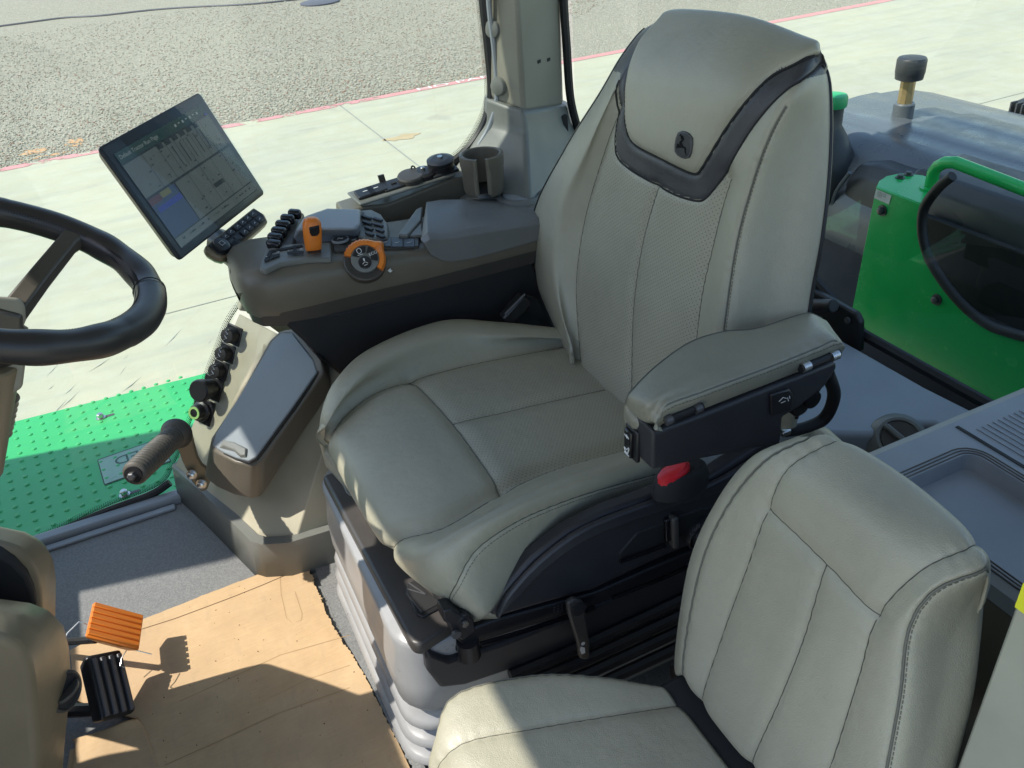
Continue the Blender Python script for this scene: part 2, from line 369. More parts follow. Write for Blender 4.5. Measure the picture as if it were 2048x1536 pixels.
# Catmull-Rom surfaces over a net of 3-D points
def cr_weights(t):
    return np.stack([-.5*t+t*t-.5*t**3, 1-2.5*t*t+1.5*t**3, .5*t+2*t*t-1.5*t**3, -.5*t*t+.5*t**3], -1)
def cr_axis(A, n):          # interpolate along axis 0
    A = np.asarray(A, float); k = A.shape[0]
    E = np.concatenate([[2*A[0]-A[1]], A, [2*A[-1]-A[-2]]]); out = []
    for i in range(k-1):
        for j in range(n):
            wgt = cr_weights(np.array(j/n)); out.append(sum(wgt[q]*E[i+q] for q in range(4)))
    out.append(A[-1]); return np.array(out)
def spline(pts, n=8): return cr_axis(np.array(pts, float), n)
class Surf:
    def __init__(s, net, nv=16, nu=20):
        G = cr_axis(np.array(net, float), nv); G = np.transpose(cr_axis(np.transpose(G, (1, 0, 2)), nu), (1, 0, 2))
        s.G = G; s.nv, s.nu = nv, nu; s.ref = G.copy(); s.calc()
        q = s.G-CC; z = q@CD; s.px = 1024+CAM_F*(q@CR)/z; s.py = 768-CAM_F*(q@CU)/z
    def calc(s):
        du = np.gradient(s.G, axis=1); dv = np.gradient(s.G, axis=0); n = np.cross(du, dv)
        n /= np.linalg.norm(n, axis=2, keepdims=True)+1e-12
        c = s.G.shape[0]//2, s.G.shape[1]//2
        if n[c]@(CC-s.G[c]) < 0: n = -n
        s.Nn = n
    def at(s, v, u, lift=0):
        i, j = v*s.nv, u*s.nu; i0, j0 = int(min(max(i, 0), s.G.shape[0]-1.001)), int(min(max(j, 0), s.G.shape[1]-1.001))
        a, b = i-i0, j-j0; B = lambda T: (T[i0, j0]*(1-a)+T[i0+1, j0]*a)*(1-b)+(T[i0, j0+1]*(1-a)+T[i0+1, j0+1]*a)*b
        return B(s.G)+B(s.Nn)*lift
    def uvof(s, x, y):
        d = (s.px-x)**2+(s.py-y)**2+np.where((s.Nn*(CC-s.G)).sum(2) > 0, 0, 4000); k = np.unravel_index(d.argmin(), d.shape)
        fi, fj = float(k[0]), float(k[1]); H, W = s.px.shape
        def B(T, a_, b_):
            a_ = min(max(a_, 0), H-1.001); b_ = min(max(b_, 0), W-1.001); i0, j0 = int(a_), int(b_); u_, w_ = a_-i0, b_-j0
            return (T[i0, j0]*(1-u_)+T[i0+1, j0]*u_)*(1-w_)+(T[i0, j0+1]*(1-u_)+T[i0+1, j0+1]*u_)*w_
        for _ in range(8):
            ex_, ey_ = x-B(s.px, fi, fj), y-B(s.py, fi, fj); h = .5
            J = np.array([[B(s.px, fi+h, fj)-B(s.px, fi-h, fj), B(s.px, fi, fj+h)-B(s.px, fi, fj-h)], [B(s.py, fi+h, fj)-B(s.py, fi-h, fj), B(s.py, fi, fj+h)-B(s.py, fi, fj-h)]])
            JJ = J.T@J+np.eye(2)*.02; st_p = np.linalg.solve(JJ, J.T@A3(ex_, ey_)); st_p = np.clip(st_p, -1.5, 1.5); fi += st_p[0]; fj += st_p[1]
            fi = min(max(fi, 0), H-1.001); fj = min(max(fj, 0), W-1.001)
        return fi/s.nv, fj/s.nu
    def iso(s, v=None, u=None, a=0, b=1, n=60):
        return [(v, a+(b-a)*k/n) if v is not None else (a+(b-a)*k/n, u) for k in range(n+1)]
    def pxline(s, pts, n=10):
        P = spline([(x, y, 0) for x, y in pts], n); A = np.array([s.uvof(p[0], p[1]) for p in P])
        for _ in range(2):
            B = A.copy(); B[2:-2] = (A[:-4]+A[1:-3]+A[2:-2]+A[3:-1]+A[4:])/5; A = B
        return [tuple(q) for q in A]
    def carve(s, lines, d1=.003, w1=.0035, d2=.006, w2=.02, pk=1.0):
        disp = np.zeros(s.G.shape[:2]); F = s.G.reshape(-1, 3); puck = np.zeros(s.G.shape[:2])
        for L in lines:
            P = np.array([s.at(*q) for q in L]); D = np.full(len(F), 9.)
            AL = np.zeros(len(F)); s0 = 0
            for k in range(len(P)-1):
                a, b = P[k], P[k+1]; ab = b-a; l2 = ab@ab+1e-12
                t = np.clip(((F-a)@ab)/l2, 0, 1); dd = np.linalg.norm(F-a-t[:, None]*ab, axis=1); q = dd < D
                D = np.where(q, dd, D); AL = np.where(q, s0+t*np.sqrt(l2), AL); s0 += np.sqrt(l2)
            D = D.reshape(disp.shape); AL = AL.reshape(disp.shape); disp = np.maximum(disp, d1*np.exp(-(D/w1)**2)+d2*np.exp(-(D/w2)**2))
            puck += pk*.0007*np.sin(2*np.pi*AL/.019+2.3*np.sin(AL*31))*np.exp(-(D/.013)**2)*(.4+.6*np.sin(AL*17)**2)
        s.G = s.G-s.Nn*(disp+puck)[..., None]; s.calc()
    def mask(s, poly):
        x, y = s.px, s.py; ins = np.zeros(x.shape, bool); n = len(poly)
        for i in range(n):
            (x1, y1), (x2, y2) = poly[i], poly[(i+1) % n]
            c = ((y1 > y) != (y2 > y)) & (x < (x2-x1)*(y-y1)/((y2-y1) if y2 != y1 else 1e-9)+x1); ins ^= c
        return ins & ((s.Nn*(CC-s.G)).sum(2) > -.05)
    def mesh(s, mb, matidx=None, mats=('leather',)):
        for m in mats: mb.mat(m)
        G = s.G; a, b = G.shape[:2]; o = len(mb.v); mb.v += [tuple(p) for p in G.reshape(-1, 3).tolist()]
        base = [mb.mats.index(m) for m in mats]
        for i in range(a-1):
            for j in range(b-1):
                mb.f.append((o+i*b+j, o+(i+1)*b+j, o+(i+1)*b+j+1, o+i*b+j+1)); mb.m.append(base[matidx[i, j] if matidx is not None else 0])
        # close the ring of rows (back) and the two ends
        mb.mat(mats[0]); 
        for j in range(b-1): mb.f.append((o+(a-1)*b+j, o+j, o+j+1, o+(a-1)*b+j+1)); mb.m.append(base[0])
        for j in (0, b-1): mb.f.append(tuple(o+i*b+j for i in range(a))); mb.m.append(base[0])
        return mb
    def cord(s, mb, L, r=.0011, lift=0.0):
        return mb.tube([s.at(v, u, lift) for v, u in L], r, 6)
    def stitches(s, mb, L, dv=0.0, du=0.0, step=2, r=.0007, lift=.0006):
        P = [s.at(v+dv, u+du, lift) for v, u in L]
        # resample to 6.5 mm pitch
        seg = [np.linalg.norm(P[i+1]-P[i]) for i in range(len(P)-1)]; tot = sum(seg); n = int(tot/.0065); cum = np.concatenate([[0], np.cumsum(seg)])
        def pt(d):
            k = min(np.searchsorted(cum, d, 'right')-1, len(seg)-1); t = (d-cum[k])/max(seg[k], 1e-9); return P[k]*(1-t)+P[k+1]*t
        for i in range(n):
            mb.tube([pt(i*.0065+.0008), pt(min(tot, i*.0065+.0048))], r, 5)
        return mb

# ================================================================== THE YARD
GZ = -1.5
def sheet(name, mat, pts, z, kind='structure'):
    o = M(mat).quad([(x, y, z) for x, y in pts]).build(name, smooth=False); tag(o, kind=kind); return o
sheet('concrete_pad', 'concrete', [(-60, -60), (120, -60), (120, 11.95), (-60, 11.95)], GZ)
sheet('gravel', 'gravel', [(-80, 11.95), (160, 11.95), (160, 200), (-80, 200)], GZ)
red = MB(); red.mat('worn_red').quad([(-2.5, 11.80, GZ+.004), (3.4, 11.80, GZ+.004), (3.4, 11.96, GZ+.004), (-2.5, 11.96, GZ+.004)])
red.mat('red_line').quad([(3.4, 11.80, GZ+.004), (26, 11.76, GZ+.004), (26, 12.0, GZ+.004), (3.4, 11.96, GZ+.004)])
red.mat('white_paint').text('NO PARKING', (4.95, 11.885, GZ+.008), (1, 0, 0), (0, 1, 0), .185, stretch=1.75)
tag(red.build('kerb_paint', smooth=False), kind='structure')
jt = M('joint')
jt.quad([(2.78, -30, GZ+.004), (2.80, -30, GZ+.004), (2.84, 11.94, GZ+.004), (2.82, 11.94, GZ+.004)])
jt.quad([(-40, 6.53, GZ+.004), (60, 6.78, GZ+.004), (60, 6.79, GZ+.004), (-40, 6.54, GZ+.004)])
tag(jt.build('pavement_joints', smooth=False), kind='structure')
tm = M('tyre_mark')
for k in range(46):          # scuffs left by turning lugs
    x = random.uniform(-1.6, .45); y = random.uniform(4.2, 6.3); L = random.uniform(.05, .28); a = rad(random.uniform(35, 60)); wd = random.uniform(.002, .008)
    c, s_ = math.cos(a), math.sin(a); z = GZ+.004+k*.00003
    tm.quad([(x, y, z), (x+c*L/2, y+s_*L/2-wd, z), (x+c*L, y+s_*L+.02, z), (x+c*L/2, y+s_*L/2+wd, z)])
tag(tm.build('tyre_scuffs', smooth=False), kind='stuff')
rs = M('rust'); c0 = PZ(805, 275, GZ); lp = [(c0[0]+.22*math.cos(t)*(1+.25*math.sin(3*t)), c0[1]+.10*math.sin(t)*(1+.3*math.cos(5*t)), GZ+.004) for t in np.linspace(0, 6.28, 30)[:-1]]
tag(rs.quad(lp).build('rust_stain', smooth=False), kind='stuff')
op = M('orange_spray')
for (x, y, a, b) in ((70, 304, .18, .14), (150, 285, .12, .22), (95, 312, .3, .05)):
    c0 = PZ(x, y, GZ)
    op.quad([(c0[0]+a*math.cos(t)*(1+.3*math.sin(4*t)), max(11.97, c0[1]+b*math.sin(t)), GZ+.006) for t in np.linspace(0, 6.28, 24)[:-1]])
tag(op.build('orange_paint_marks', smooth=False), kind='stuff')
hp = [PZ(x, y, GZ+.02) for x, y in ((-60, 60), (0, 52), (60, 44), (130, 35), (200, 31), (300, 20), (380, 14), (500, 8), (600, -2), (700, -12))]
tag(M('hose').tube(spline(hp, 5), .022, 6).build('hose'), 'thin dark hose lying across the gravel near the top of the view', 'hose')
c0 = PZ(640, 6, GZ); tag(M('hose').lathe((c0[0], c0[1], GZ), (0, 0, 1), [(.45, 0), (.45, .03), (.40, .045)], 24).build('drain_cover'), 'dark round cover lying flush in the far gravel', 'cover')
# scattered loose stones give the gravel its relief at the concrete edge
st = MB(); st.mat('stone_a' if 'stone_a' in MAT else 'concrete')
plastic('stone_light', (.41, .39, .31), .9, 60, .5); plastic('stone_dark', (.31, .29, .235), .9, 60, .5); plastic('stone_red', (.33, .22, .16), .9, 60, .5)
st = MB()
ico = [(0, 0, 1)]+[(.89*math.cos(a), .89*math.sin(a), .45) for a in np.linspace(0, 6.283, 6)[:-1]]+[(.89*math.cos(a+.63), .89*math.sin(a+.63), -.45) for a in np.linspace(0, 6.283, 6)[:-1]]+[(0, 0, -1)]
icf = [(0, 1+i, 1+(i+1) % 5) for i in range(5)]+[(1+i, 6+i, 1+(i+1) % 5) for i in range(5)]+[(1+(i+1) % 5, 6+i, 6+(i+1) % 5) for i in range(5)]+[(11, 6+(i+1) % 5, 6+i) for i in range(5)]
for k in range(22000):
    t = random.random()**1.5; y = 11.97+t*11; x = random.uniform(-2.6-(y-12)*.12, 5.2+(y-12)*1.1)
    if y < 12.08 and random.random() < .5: continue
    s1 = random.uniform(.008, .017); sx, sy, sz = s1*random.uniform(.8, 1.5), s1*random.uniform(.8, 1.2), s1*random.uniform(.5, .85); a = random.uniform(0, 6.28); ca, sa = math.cos(a), math.sin(a)
    st.mat(random.choice(['stone_light', 'stone_light', 'stone_dark', 'stone_light', 'stone_red', 'stone_dark']))
    st.add([(x+(p[0]*sx*ca-p[1]*sy*sa), y+(p[0]*sx*sa+p[1]*sy*ca), GZ+.006+p[2]*sz) for p in ico], icf)
tag(st.build('gravel_stones', smooth=False, fixn=False), kind='stuff')

# ================================================================== CAB SHELL
fl = M('floor_rubber').bx(-1.35, 1.48, .28, 2.075, -.05, 0).build('floor', bevel=.004); tag(fl, kind='structure')
cl = M('headliner').prism([(-.88, 0, 1.95), (1.55, 0, 1.95), (1.55, 2.22, 1.95), (-1.12, 2.22, 1.95), (-1.12, 1.62, 1.95), (-.88, 1.62, 1.95)], (0, 0, .1)).build('ceiling', bevel=.02); tag(cl, kind='structure')
# front-right corner post and windscreen cross-beam (outside the frame; they shade the floor)
fp = thing('corner_post', 'front right corner post of the cab beside the windscreen', 'post', (-.80, 1.98, 0))
M('pillar_beige').bx(-.86, -.76, 1.955, 2.16, 0, 1.95).build('post_trim', fp, bevel=.02)
fp2 = thing('corner_post', 'front left corner post of the cab beside the open door', 'post', (-.80, .42, 0))
M('pillar_beige').bx(-.86, -.76, .36, .50, 0, 1.95).build('post_trim', fp2, bevel=.02)
db = thing('dashboard', 'low beige dashboard under the windscreen, beyond the steering column', 'dashboard', (-1.2, 1.2, 0))
M('taupe').bx(-1.34, -1.05, .34, 2.05, 0, .87).build('dash_panel', db, bevel=.03)
ex_ = thing('side_shade_block', 'tall black unseen block added ahead of the right side window to shade deck and floor', 'blocker', (-1.7, 2.55, -.3))
M('tank_black').bx(-1.78, -1.60, 2.13, 2.99, -.5, 2.3).build('block_panel', ex_, bevel=.04)  # unseen block, sized to cast the shadow on deck and cab floor
# ---- right side glazing
Yg = 2.13
G1 = [PY(x, y, Yg) for x, y in ((940, -420), (955, -200), (962, 0), (972, 100), (978, 190), (962, 245), (938, 285), (905, 318), (820, 362), (740, 392), (600, 500), (480, 612), (437, 700), (383, 842), (350, 925), (318, 970), (200, 1018), (60, 1085), (-160, 1190), (-500, 1300), (-560, -200))]
sw = thing('side_window', 'large right side window seen behind the display, tinted glass with black dotted border', 'window', (0, Yg, 0))
gl = M('glass').quad(G1).build('pane', sw, smooth=False)
frit = M('rubber_seal'); edge = spline(G1[2:19], 14)
seg = np.linalg.norm(np.diff(edge, axis=0), axis=1); cum = np.concatenate([[0], np.cumsum(seg)])
def ptat(E_, cum_, d): 
    k = min(int(np.searchsorted(cum_, d, 'right'))-1, len(E_)-2); t = (d-cum_[k])/max(1e-9, cum_[k+1]-cum_[k]); return E_[k]*(1-t)+E_[k+1]*t, unit(E_[k+1]-E_[k])
def dots(mb, E_, sidev, rows=4, pitch=.0050, nrm=A3(0, -1, 0)):
    sg = np.linalg.norm(np.diff(E_, axis=0), axis=1); cm = np.concatenate([[0], np.cumsum(sg)])
    for r in range(rows):
        n = int(cm[-1]/pitch)
        for i in range(n):
            p, t = ptat(E_, cm, (i+.5*(r % 2))*pitch); q = unit(np.cross(nrm, t))*sidev; c = p+q*(r+.5)*pitch*.8+nrm*.002
            R_ = .0023-.00035*r
            mb.quad([c+t*R_*math.cos(a)+q*R_*math.sin(a) for a in np.linspace(0, 2*math.pi, 7)[:-1]])
dots(frit, edge, 1 if np.cross(A3(0, -1, 0), edge[1]-edge[0])@A3(-1, 0, 0) > 0 else -1)
frit.build('dotted_border', sw, smooth=False, fixn=False)
sealA = spline([PY(x, y, 2.125) for x, y in ((946, -420), (958, -200), (967, 0), (978, 100), (984, 190), (969, 248), (944, 290), (910, 322), (870, 345))], 10)
M('rubber_seal').tube(sealA, .013, 8).build('seal', sw)
M('rubber_seal').tube(spline([PY(x, y, 2.122) for x, y in ((340, 965), (300, 990), (200, 1028), (60, 1092), (-160, 1195), (-480, 1330))], 6), .011, 8).build('seal', sw)
M('grey_top').tube(spline([PY(x, y, 2.10) for x, y in ((955, -420), (968, -200), (977, 0), (988, 100), (994, 190), (980, 250), (957, 292))], 8), .007, 8).build('seal_trim', sw)
# ---- quarter window behind the pillar, wrapping to the back of the cab
qw = thing('rear_window', 'curved rear window wrapping round behind the driver seat, black hinged lower edge', 'window', (1.4, 1.6, .4))
bz = lambda y: .40 if y < 1.3 else .40+(y-1.3)*.42
def rim(zf):
    pts = [(1.17, 2.13), (1.28, 2.08), (1.38, 1.98), (1.45, 1.82), (1.49, 1.6), (1.50, 1.3), (1.50, 1.0), (1.50, .6), (1.50, .34)]
    P = spline([(x, y, 0) for x, y in pts], 5); P[:, 2] = [zf(p[1]) for p in P]; return P
lo, hi = rim(bz), rim(lambda y: 1.93)
M('glass').grid(np.array([lo, hi])).build('pane', qw, smooth=True, fixn=False)
M('rubber_seal').tube([p+A3(-.004, -.004, .0) for p in lo], .014, 8).build('seal', qw)
M('rubber_seal').tube(spline([PY(x, y, 2.115) for x, y in ((1108, -420), (1118, -200), (1127, 0), (1133, 90), (1140, 190), (1152, 245), (1166, 290))], 6), .012, 8).build('seal', qw)
M('black_matte').box(PY(1126, 215, 2.10)+A3(0, 0, -.05), (1, 0, 0), (0, 1, 0), (0, 0, 1), .02, .02, .06).build('latch', qw, bevel=.003)
dq = M('rubber_seal'); dots(dq, lo[24:]+A3(-.006, 0, .014), -1, 4, .0050, A3(-1, 0, 0)); dq.build('dotted_border', qw, smooth=False, fixn=False)
hb = MB(); hb.mat('black_plastic').prism([PX(x, y, 1.485) for x, y in ((1590, 560), (1630, 572), (1722, 622), (1731, 640), (1730, 700), (1700, 705), (1600, 660))], (-.02, 0, 0))
hb.build('hinge_plate', qw, bevel=.006)
M('black_plastic').tube([PX(1600, 610, 1.44), PX(1668, 612, 1.44)], .017, 14).build('hinge_barrel', qw, bevel=.003)
M('dark_steel').lathe(PX(1697, 640, 1.462), (-1, 0, 0), [(.008, 0), (.008, .006), (.004, .007)], 12).build('bolt', qw)
# ---- corner pillar
pil = thing('cab_pillar', 'upright beige window pillar behind the cup holder, two round caps on it', 'pillar', PY(1050, 215, 2.08))
b0 = [PY(973, 195, 2.13), PY(1048, 226, 2.02), PY(1126, 212, 2.12), PY(1126, 205, 2.20), PY(975, 190, 2.20)]
b1 = [PY(972, 0, 2.13), PY(1035, 0, 2.02), PY(1119, 0, 2.12), PY(1119, 0, 2.20), PY(972, 0, 2.20)]
b2 = [a+(a-b)*(1.93-a[2])/(a[2]-b[2]) for a, b in zip(b1, b0)]
M('pillar_beige').loft([b0, b1, b2]).build('pillar_trim', pil, bevel=.012, seg=3)
fA = [PY(968, 192, 2.13), PY(1046, 222, 2.0), PY(1132, 207, 2.12), PY(1135, 200, 2.2), PY(970, 185, 2.2)]
fB = [PY(966, 245, 2.125), PY(1052, 268, 1.99), PY(1140, 245, 2.11), PY(1145, 235, 2.2), PY(965, 240, 2.2)]
fC = [PY(932, 300, 2.12), PY(1055, 330, 1.93), PY(1162, 290, 2.1), PY(1170, 280, 2.2), PY(935, 290, 2.2)]
fD = [PY(895, 345, 2.12), PY(1060, 410, 1.86), PY(1190, 330, 2.09), PY(1190, 320, 2.2), PY(900, 340, 2.2)]
M('taupe_grey').loft([fA, fB, fC, fD]).build('pillar_foot', pil, bevel=.012, seg=3)
nA = unit(np.cross(b1[0]-b0[0], b0[1]-b0[0])); nA = nA if nA[1] < 0 else -nA
for x, y in ((989, 57), (1000, 172)):
    c0 = unp(x, y, nA, nA@b0[0]); M('taupe_grey').lathe(c0-nA*.002, nA, [(.024, 0), (.024, .010), (.021, .016), (.012, .019)], 24).build('cap', pil)
nB = unit(np.cross(b1[1]-b0[1], b0[2]-b0[1])); nB = nB if nB[1] < 0 else -nB
for x, y in ((1078, 123), (1097, 119)):
    c0 = unp(x, y, nB, nB@b0[1]); M('black_matte').box(c0, np.cross(nB, (0, 0, 1)), (0, 0, 1), nB, .014, .008, .003).build('slot', pil)

# ================================================================== RIGHT SIDE LEDGE with sockets and cup holder
ld = thing('side_ledge', 'grey side ledge below the right window carrying sockets, switches and the cup holder', 'ledge', PY(900, 380, 2.05))
yl = 2.03
def LY(x, y, yy): return PY(x, y, yy)
# near face (vertical, facing the seat) and top strip
near = [LY(x, y, yl) for x, y in ((690, 425), (728, 413), (773, 409), (905, 357), (935, 352), (960, 372), (1010, 362), (1060, 352), (1120, 372), (1180, 420), (1180, 640), (700, 640))]
M('taupe').prism(near, (0, .09, 0)).build('ledge_panel', ld, bevel=.006, seg=3)
zt = LY(840, 383, yl)[2]
sp0, sp1 = LY(728, 412, yl), LY(903, 355, yl)
strip = [sp0+A3(-.01, -.004, .002), sp1+A3(.01, -.004, .002), sp1+A3(.03, .075, .012), sp0+A3(-.02, .075, .012)]
M('taupe_grey').prism(strip, (0, 0, .006)).build('socket_strip', ld, bevel=.003)
ex = unit(sp1-sp0); ey = unit(A3(0, 1, .13)); ez = unit(np.cross(ex, ey))
Ls = np.linalg.norm(sp1-sp0)
def S(f, g=.5, h=0): return sp0+ex*Ls*f+A3(0, .075*g, .01*g+.008)+ez*h
for f in (.08, .2):
    o = M('black_plastic').box(S(f, .5, .004), ex, ey, ez, .05, .045, .010).build('rocker_switch', ld, bevel=.003)
    M('icon_white').box(S(f, .5, .0098), ex, ey, ez, .012, .003, .0006).build('mark', o)
o = M('black_plastic').box(S(.40, .5, .002), ex, ey, ez, .065, .05, .008).build('socket_plate', ld, bevel=.002)
M('black_matte').box(S(.40, .5, .007), ex, ey, ez, .014, .009, .003).build('slot', o)
o = M('taupe_dark').lathe(S(.60, .5, 0), ez, [(.036, 0), (.036, .012), (.033, .016), (.03, .0165)], 30).build('socket_cap', ld)
o = M('black_plastic').lathe(S(.745, .5, 0), ez, [(.032, 0), (.032, .010), (.025, .016), (.008, .017)], 26).build('socket_cap', ld)
M('steel').lathe(S(.745, .5, .017), ez, [(.006, 0), (.006, .007), (.003, .009)], 12).build('pin', o)
o = M('black_plastic').box(S(.955, .5, .002), ex, ey, ez, .075, .065, .008).build('socket_plate', ld, bevel=.003)
o2 = M('black_plastic').lathe(S(.955, .5, .004), ez, [(.034, 0), (.034, .016), (.036, .018), (.036, .026), (.022, .031), (.02, .031)], 26).build('socket_cap', ld)
M('steel').lathe(S(.955, .5, .034), ez, [(.007, 0), (.007, .006)], 10).build('pin', o2)
M('taupe_dark').prism([LY(x, y, 2.10) for x, y in ((756, 352), (768, 349), (777, 378), (765, 382))], (.0, .006, 0)).build('strap', ld)
M('black_plastic').tube(spline([LY(x, y, 2.09) for x, y in ((829, 362), (824, 345), (823, 334), (828, 333), (834, 343), (842, 356))], 5), .0022, 6).build('tether_loop', ld)
M('dark_steel').lathe(S(.85, .45, 0), ez, [(.006, 0), (.006, .003)], 10).build('screw', ld)
# sculpted corner shelf behind the console
sh0 = [(870, 360, 2.12), (880, 372, 2.0), (930, 398, 1.93), (1075, 440, 1.80), (1150, 400, 1.80), (1200, 300, 2.1), (1120, 270, 2.14), (960, 300, 2.14)]
zs = .70
top = [PZ(x, y, zs) for x, y in ((900, 392), (985, 398), (1090, 430), (1180, 400), (1230, 330), (1150, 262), (1060, 250), (960, 310), (900, 350))]
M('taupe_grey').prism(top, (0, 0, -.12)).build('corner_shelf', ld, bevel=.02, seg=4)
c0 = PZ(1040, 392, zs+.004); o = M('taupe_grey').lathe(c0, (0, 0, 1), [(.068, -.02), (.066, 0), (.060, .008), (.052, .008), (.048, .002)], 34).build('round_cover', ld)
M('grey_top').lathe(c0, (0, 0, 1), [(.047, .0), (.045, .007), (.02, .010)], 30).build('cover_disc', o)
# cup holder: a ring cup slit towards the seat
cc = PZ(962, 307, .825); rr = .056
toc = math.atan2(-cc[1], -cc[0])
og = rad(19)
prof = [(rr*.86, -.10), (rr*.93, -.09), (rr*.97, -.03), (rr, -.026), (rr, 0), (rr-.006, .002), (rr-.010, 0), (rr-.013, -.085), (rr*.72, -.09)]
a_mid = math.atan2(-.9, -.42)
M('box_taupe').lathe(cc, (0, 0, 1), prof, 44, a_mid+og, a_mid+2*math.pi-og, ref=(1, 0, 0)).build('cup_holder', ld, bevel=0)
for sg_ in (-1, 1):
    a = a_mid+sg_*og; d = A3(math.cos(a), math.sin(a), 0)
    M('taupe').tube([cc+d*(rr-.006)+A3(0, 0, z) for z in (-.09, -.05, 0)], .0062, 8).build('cup_lip', ld)
M('black_matte').lathe(cc+A3(0, 0, -.09), (0, 0, 1), [(rr*.8, 0), (rr*.8, .002)], 24).build('cup_base', ld)

# ================================================================== OPERATOR SEAT
tc_, rc_ = rad(7), rad(12)
CPn = A3(math.sin(tc_), 0, math.cos(tc_)); CPc = CPn@A3(.42, 1.3, .52)
BPn = A3(math.cos(rc_), 0, -math.sin(rc_)); BPc = BPn@A3(.79, 1.25, .50)
def PC(x, y, h=0): return unp(x, y, CPn, CPc+h)
def PB(x, y, h=0): return unp(x, y, BPn, BPc-h)
seat = thing('driver_seat', 'large grey-beige leather driver seat with dark headrest band and perforated centre, middle of the cab', 'seat', (.5, 1.25, 0))
rows = [
 [(641, 878, -.09), (640, 835, -.03), (668, 765, .01), (738, 699, .03), (880, 643, .042), (1000, 645, .03), (1142, 660, .012)],
 [(644, 884, -.09), (656, 845, -.018), (700, 775, .032), (775, 712, .046), (900, 668, .045), (1010, 670, .032), (1150, 678, .014)],
 [(650, 890, -.09), (668, 842, -.032), (738, 783, 0.0), (820, 752, 0), (930, 722, 0), (1030, 702, 0), (1150, 680, -.004)],
 [(705, 995, -.095), (712, 930, -.035), (802, 880, .003), (905, 842, .004), (1010, 818, .004), (1110, 795, .002), (1235, 768, -.004)],
 [(775, 1105, -.095), (800, 1070, -.04), (888, 1040, -.008), (1000, 975, 0), (1080, 937, 0), (1165, 910, 0), (1300, 876, -.004)],
 [(835, 1165, -.085), (850, 1118, -.012), (922, 1062, .030), (1012, 1012, .045), (1110, 968, .045), (1200, 938, .040), (1320, 905, .025)],
 [(900, 1205, -.10), (915, 1165, -.045), (955, 1100, .0), (1035, 1045, .018), (1120, 1008, .018), (1210, 978, .012), (1330, 945, .0)],
 [(938, 1226, -.125), (972, 1222, -.11), (1020, 1160, -.085), (1082, 1102, -.072), (1150, 1058, -.064), (1230, 1022, -.06), (1340, 985, -.06)]]
net = [[PC(*q) for q in r] for r in rows]
net = [[p+A3(.0, .012, -.085) for p in net[0]]]+net+[[p+A3(.0, .03, -.05) for p in net[-1]]]
net = [[r[0]+A3(.05, 0, -.035)]+r for r in net]
# column index: 0 hidden, 1..7 ; row index: 0 hidden, 1..8, 9 hidden
SCU = Surf(net, 18, 22)
for i in range(SCU.G.shape[0]):
    pass
L_far = SCU.iso(v=3, a=.9, b=7); L_near = SCU.iso(v=5, a=.9, b=7); L_mid = SCU.iso(v=4, a=4, b=7); L_cross = SCU.iso(u=4, a=3, b=5); L_out = SCU.iso(v=7, a=.8, b=7)
SCU.carve([L_far, L_near], .004, .004, .012, .018); SCU.carve([L_mid, L_cross], .003, .004, .006, .016); SCU.carve([L_out], .0015, .003, .001, .01)
mi = np.zeros((SCU.G.shape[0]-1, SCU.G.shape[1]-1), int); mi[3*18:5*18, 4*22:] = 1; 
mb = MB(); SCU.mesh(mb, mi, ('leather', 'leather_perf')); cush = mb.build('cushion', seat, angle=180)
cd = M('seam'); [SCU.cord(cd, L, .0011) for L in (L_far, L_near, L_mid, L_out)]; cd.build('seam', cush)
cd = M('piping'); SCU.cord(cd, L_cross, .0016, .0006); cd.build('seam', cush)
sm = M('stitch'); SCU.stitches(sm, L_out, dv=.10); sm.build('stitching', cush, smooth=False, fixn=False)

rows = [
 [(1130, 700, -.035), (1074, 565, -.035), (1068, 430, -.035), (1130, 300, -.035), (1200, 188, -.035), (1245, 112, -.045), (1290, 58, -.075)],
 [(1142, 700, .015), (1104, 562, .022), (1108, 432, .022), (1165, 305, .018), (1216, 198, .010), (1258, 120, -.01), (1312, 46, -.06)],
 [(1152, 705, 0), (1145, 570, 0), (1162, 440, .0), (1199, 310, .002), (1234, 215, .004), (1280, 128, -.008), (1345, 36, -.062)],
 [(1258, 790, 0), (1262, 620, .004), (1280, 490, .004), (1312, 375, .004), (1352, 262, .010), (1415, 150, .0), (1468, 50, -.062)],
 [(1372, 800, 0), (1392, 610, 0), (1415, 500, 0), (1443, 390, 0), (1482, 288, .004), (1532, 182, -.008), (1585, 92, -.062)],
 [(1430, 800, .0), (1449, 640, .004), (1470, 500, .004), (1497, 392, .004), (1536, 282, .0), (1588, 185, -.018), (1625, 108, -.066)],
 [(1515, 800, -.06), (1535, 620, -.058), (1560, 480, -.058), (1583, 370, -.058), (1605, 268, -.058), (1632, 182, -.066), (1645, 124, -.088)],
 [(1597, 800, -.115), (1620, 610, -.115), (1643, 480, -.115), (1656, 370, -.115), (1661, 268, -.115), (1659, 180, -.112), (1652, 136, -.108)]]
net = [[PB(*q) for q in r] for r in rows]
net = [[p+A3(.05, .0, -.0) for p in net[0]]]+net+[[p+A3(.045, .06, 0) for p in net[-1]]]
KF = (1, 1, 1, 1, 1, 1, .6, .12, .0, .0)
net = [[r[0]+A3(-.0, 0, -.06)]+r+[r[-1]+A3(.035, 0, -.008)*KF[i], r[-1]+A3(.055*KF[i], 0, -.05)] for i, r in enumerate(net)]
SBK = Surf(net, 28, 30)
band_out = [(1238, 146), (1231, 224), (1228, 299), (1240, 324), (1265, 344), (1311, 369), (1348, 390), (1389, 402), (1410, 398), (1447, 348), (1472, 303), (1506, 249), (1555, 191), (1597, 162), (1657, 147)]
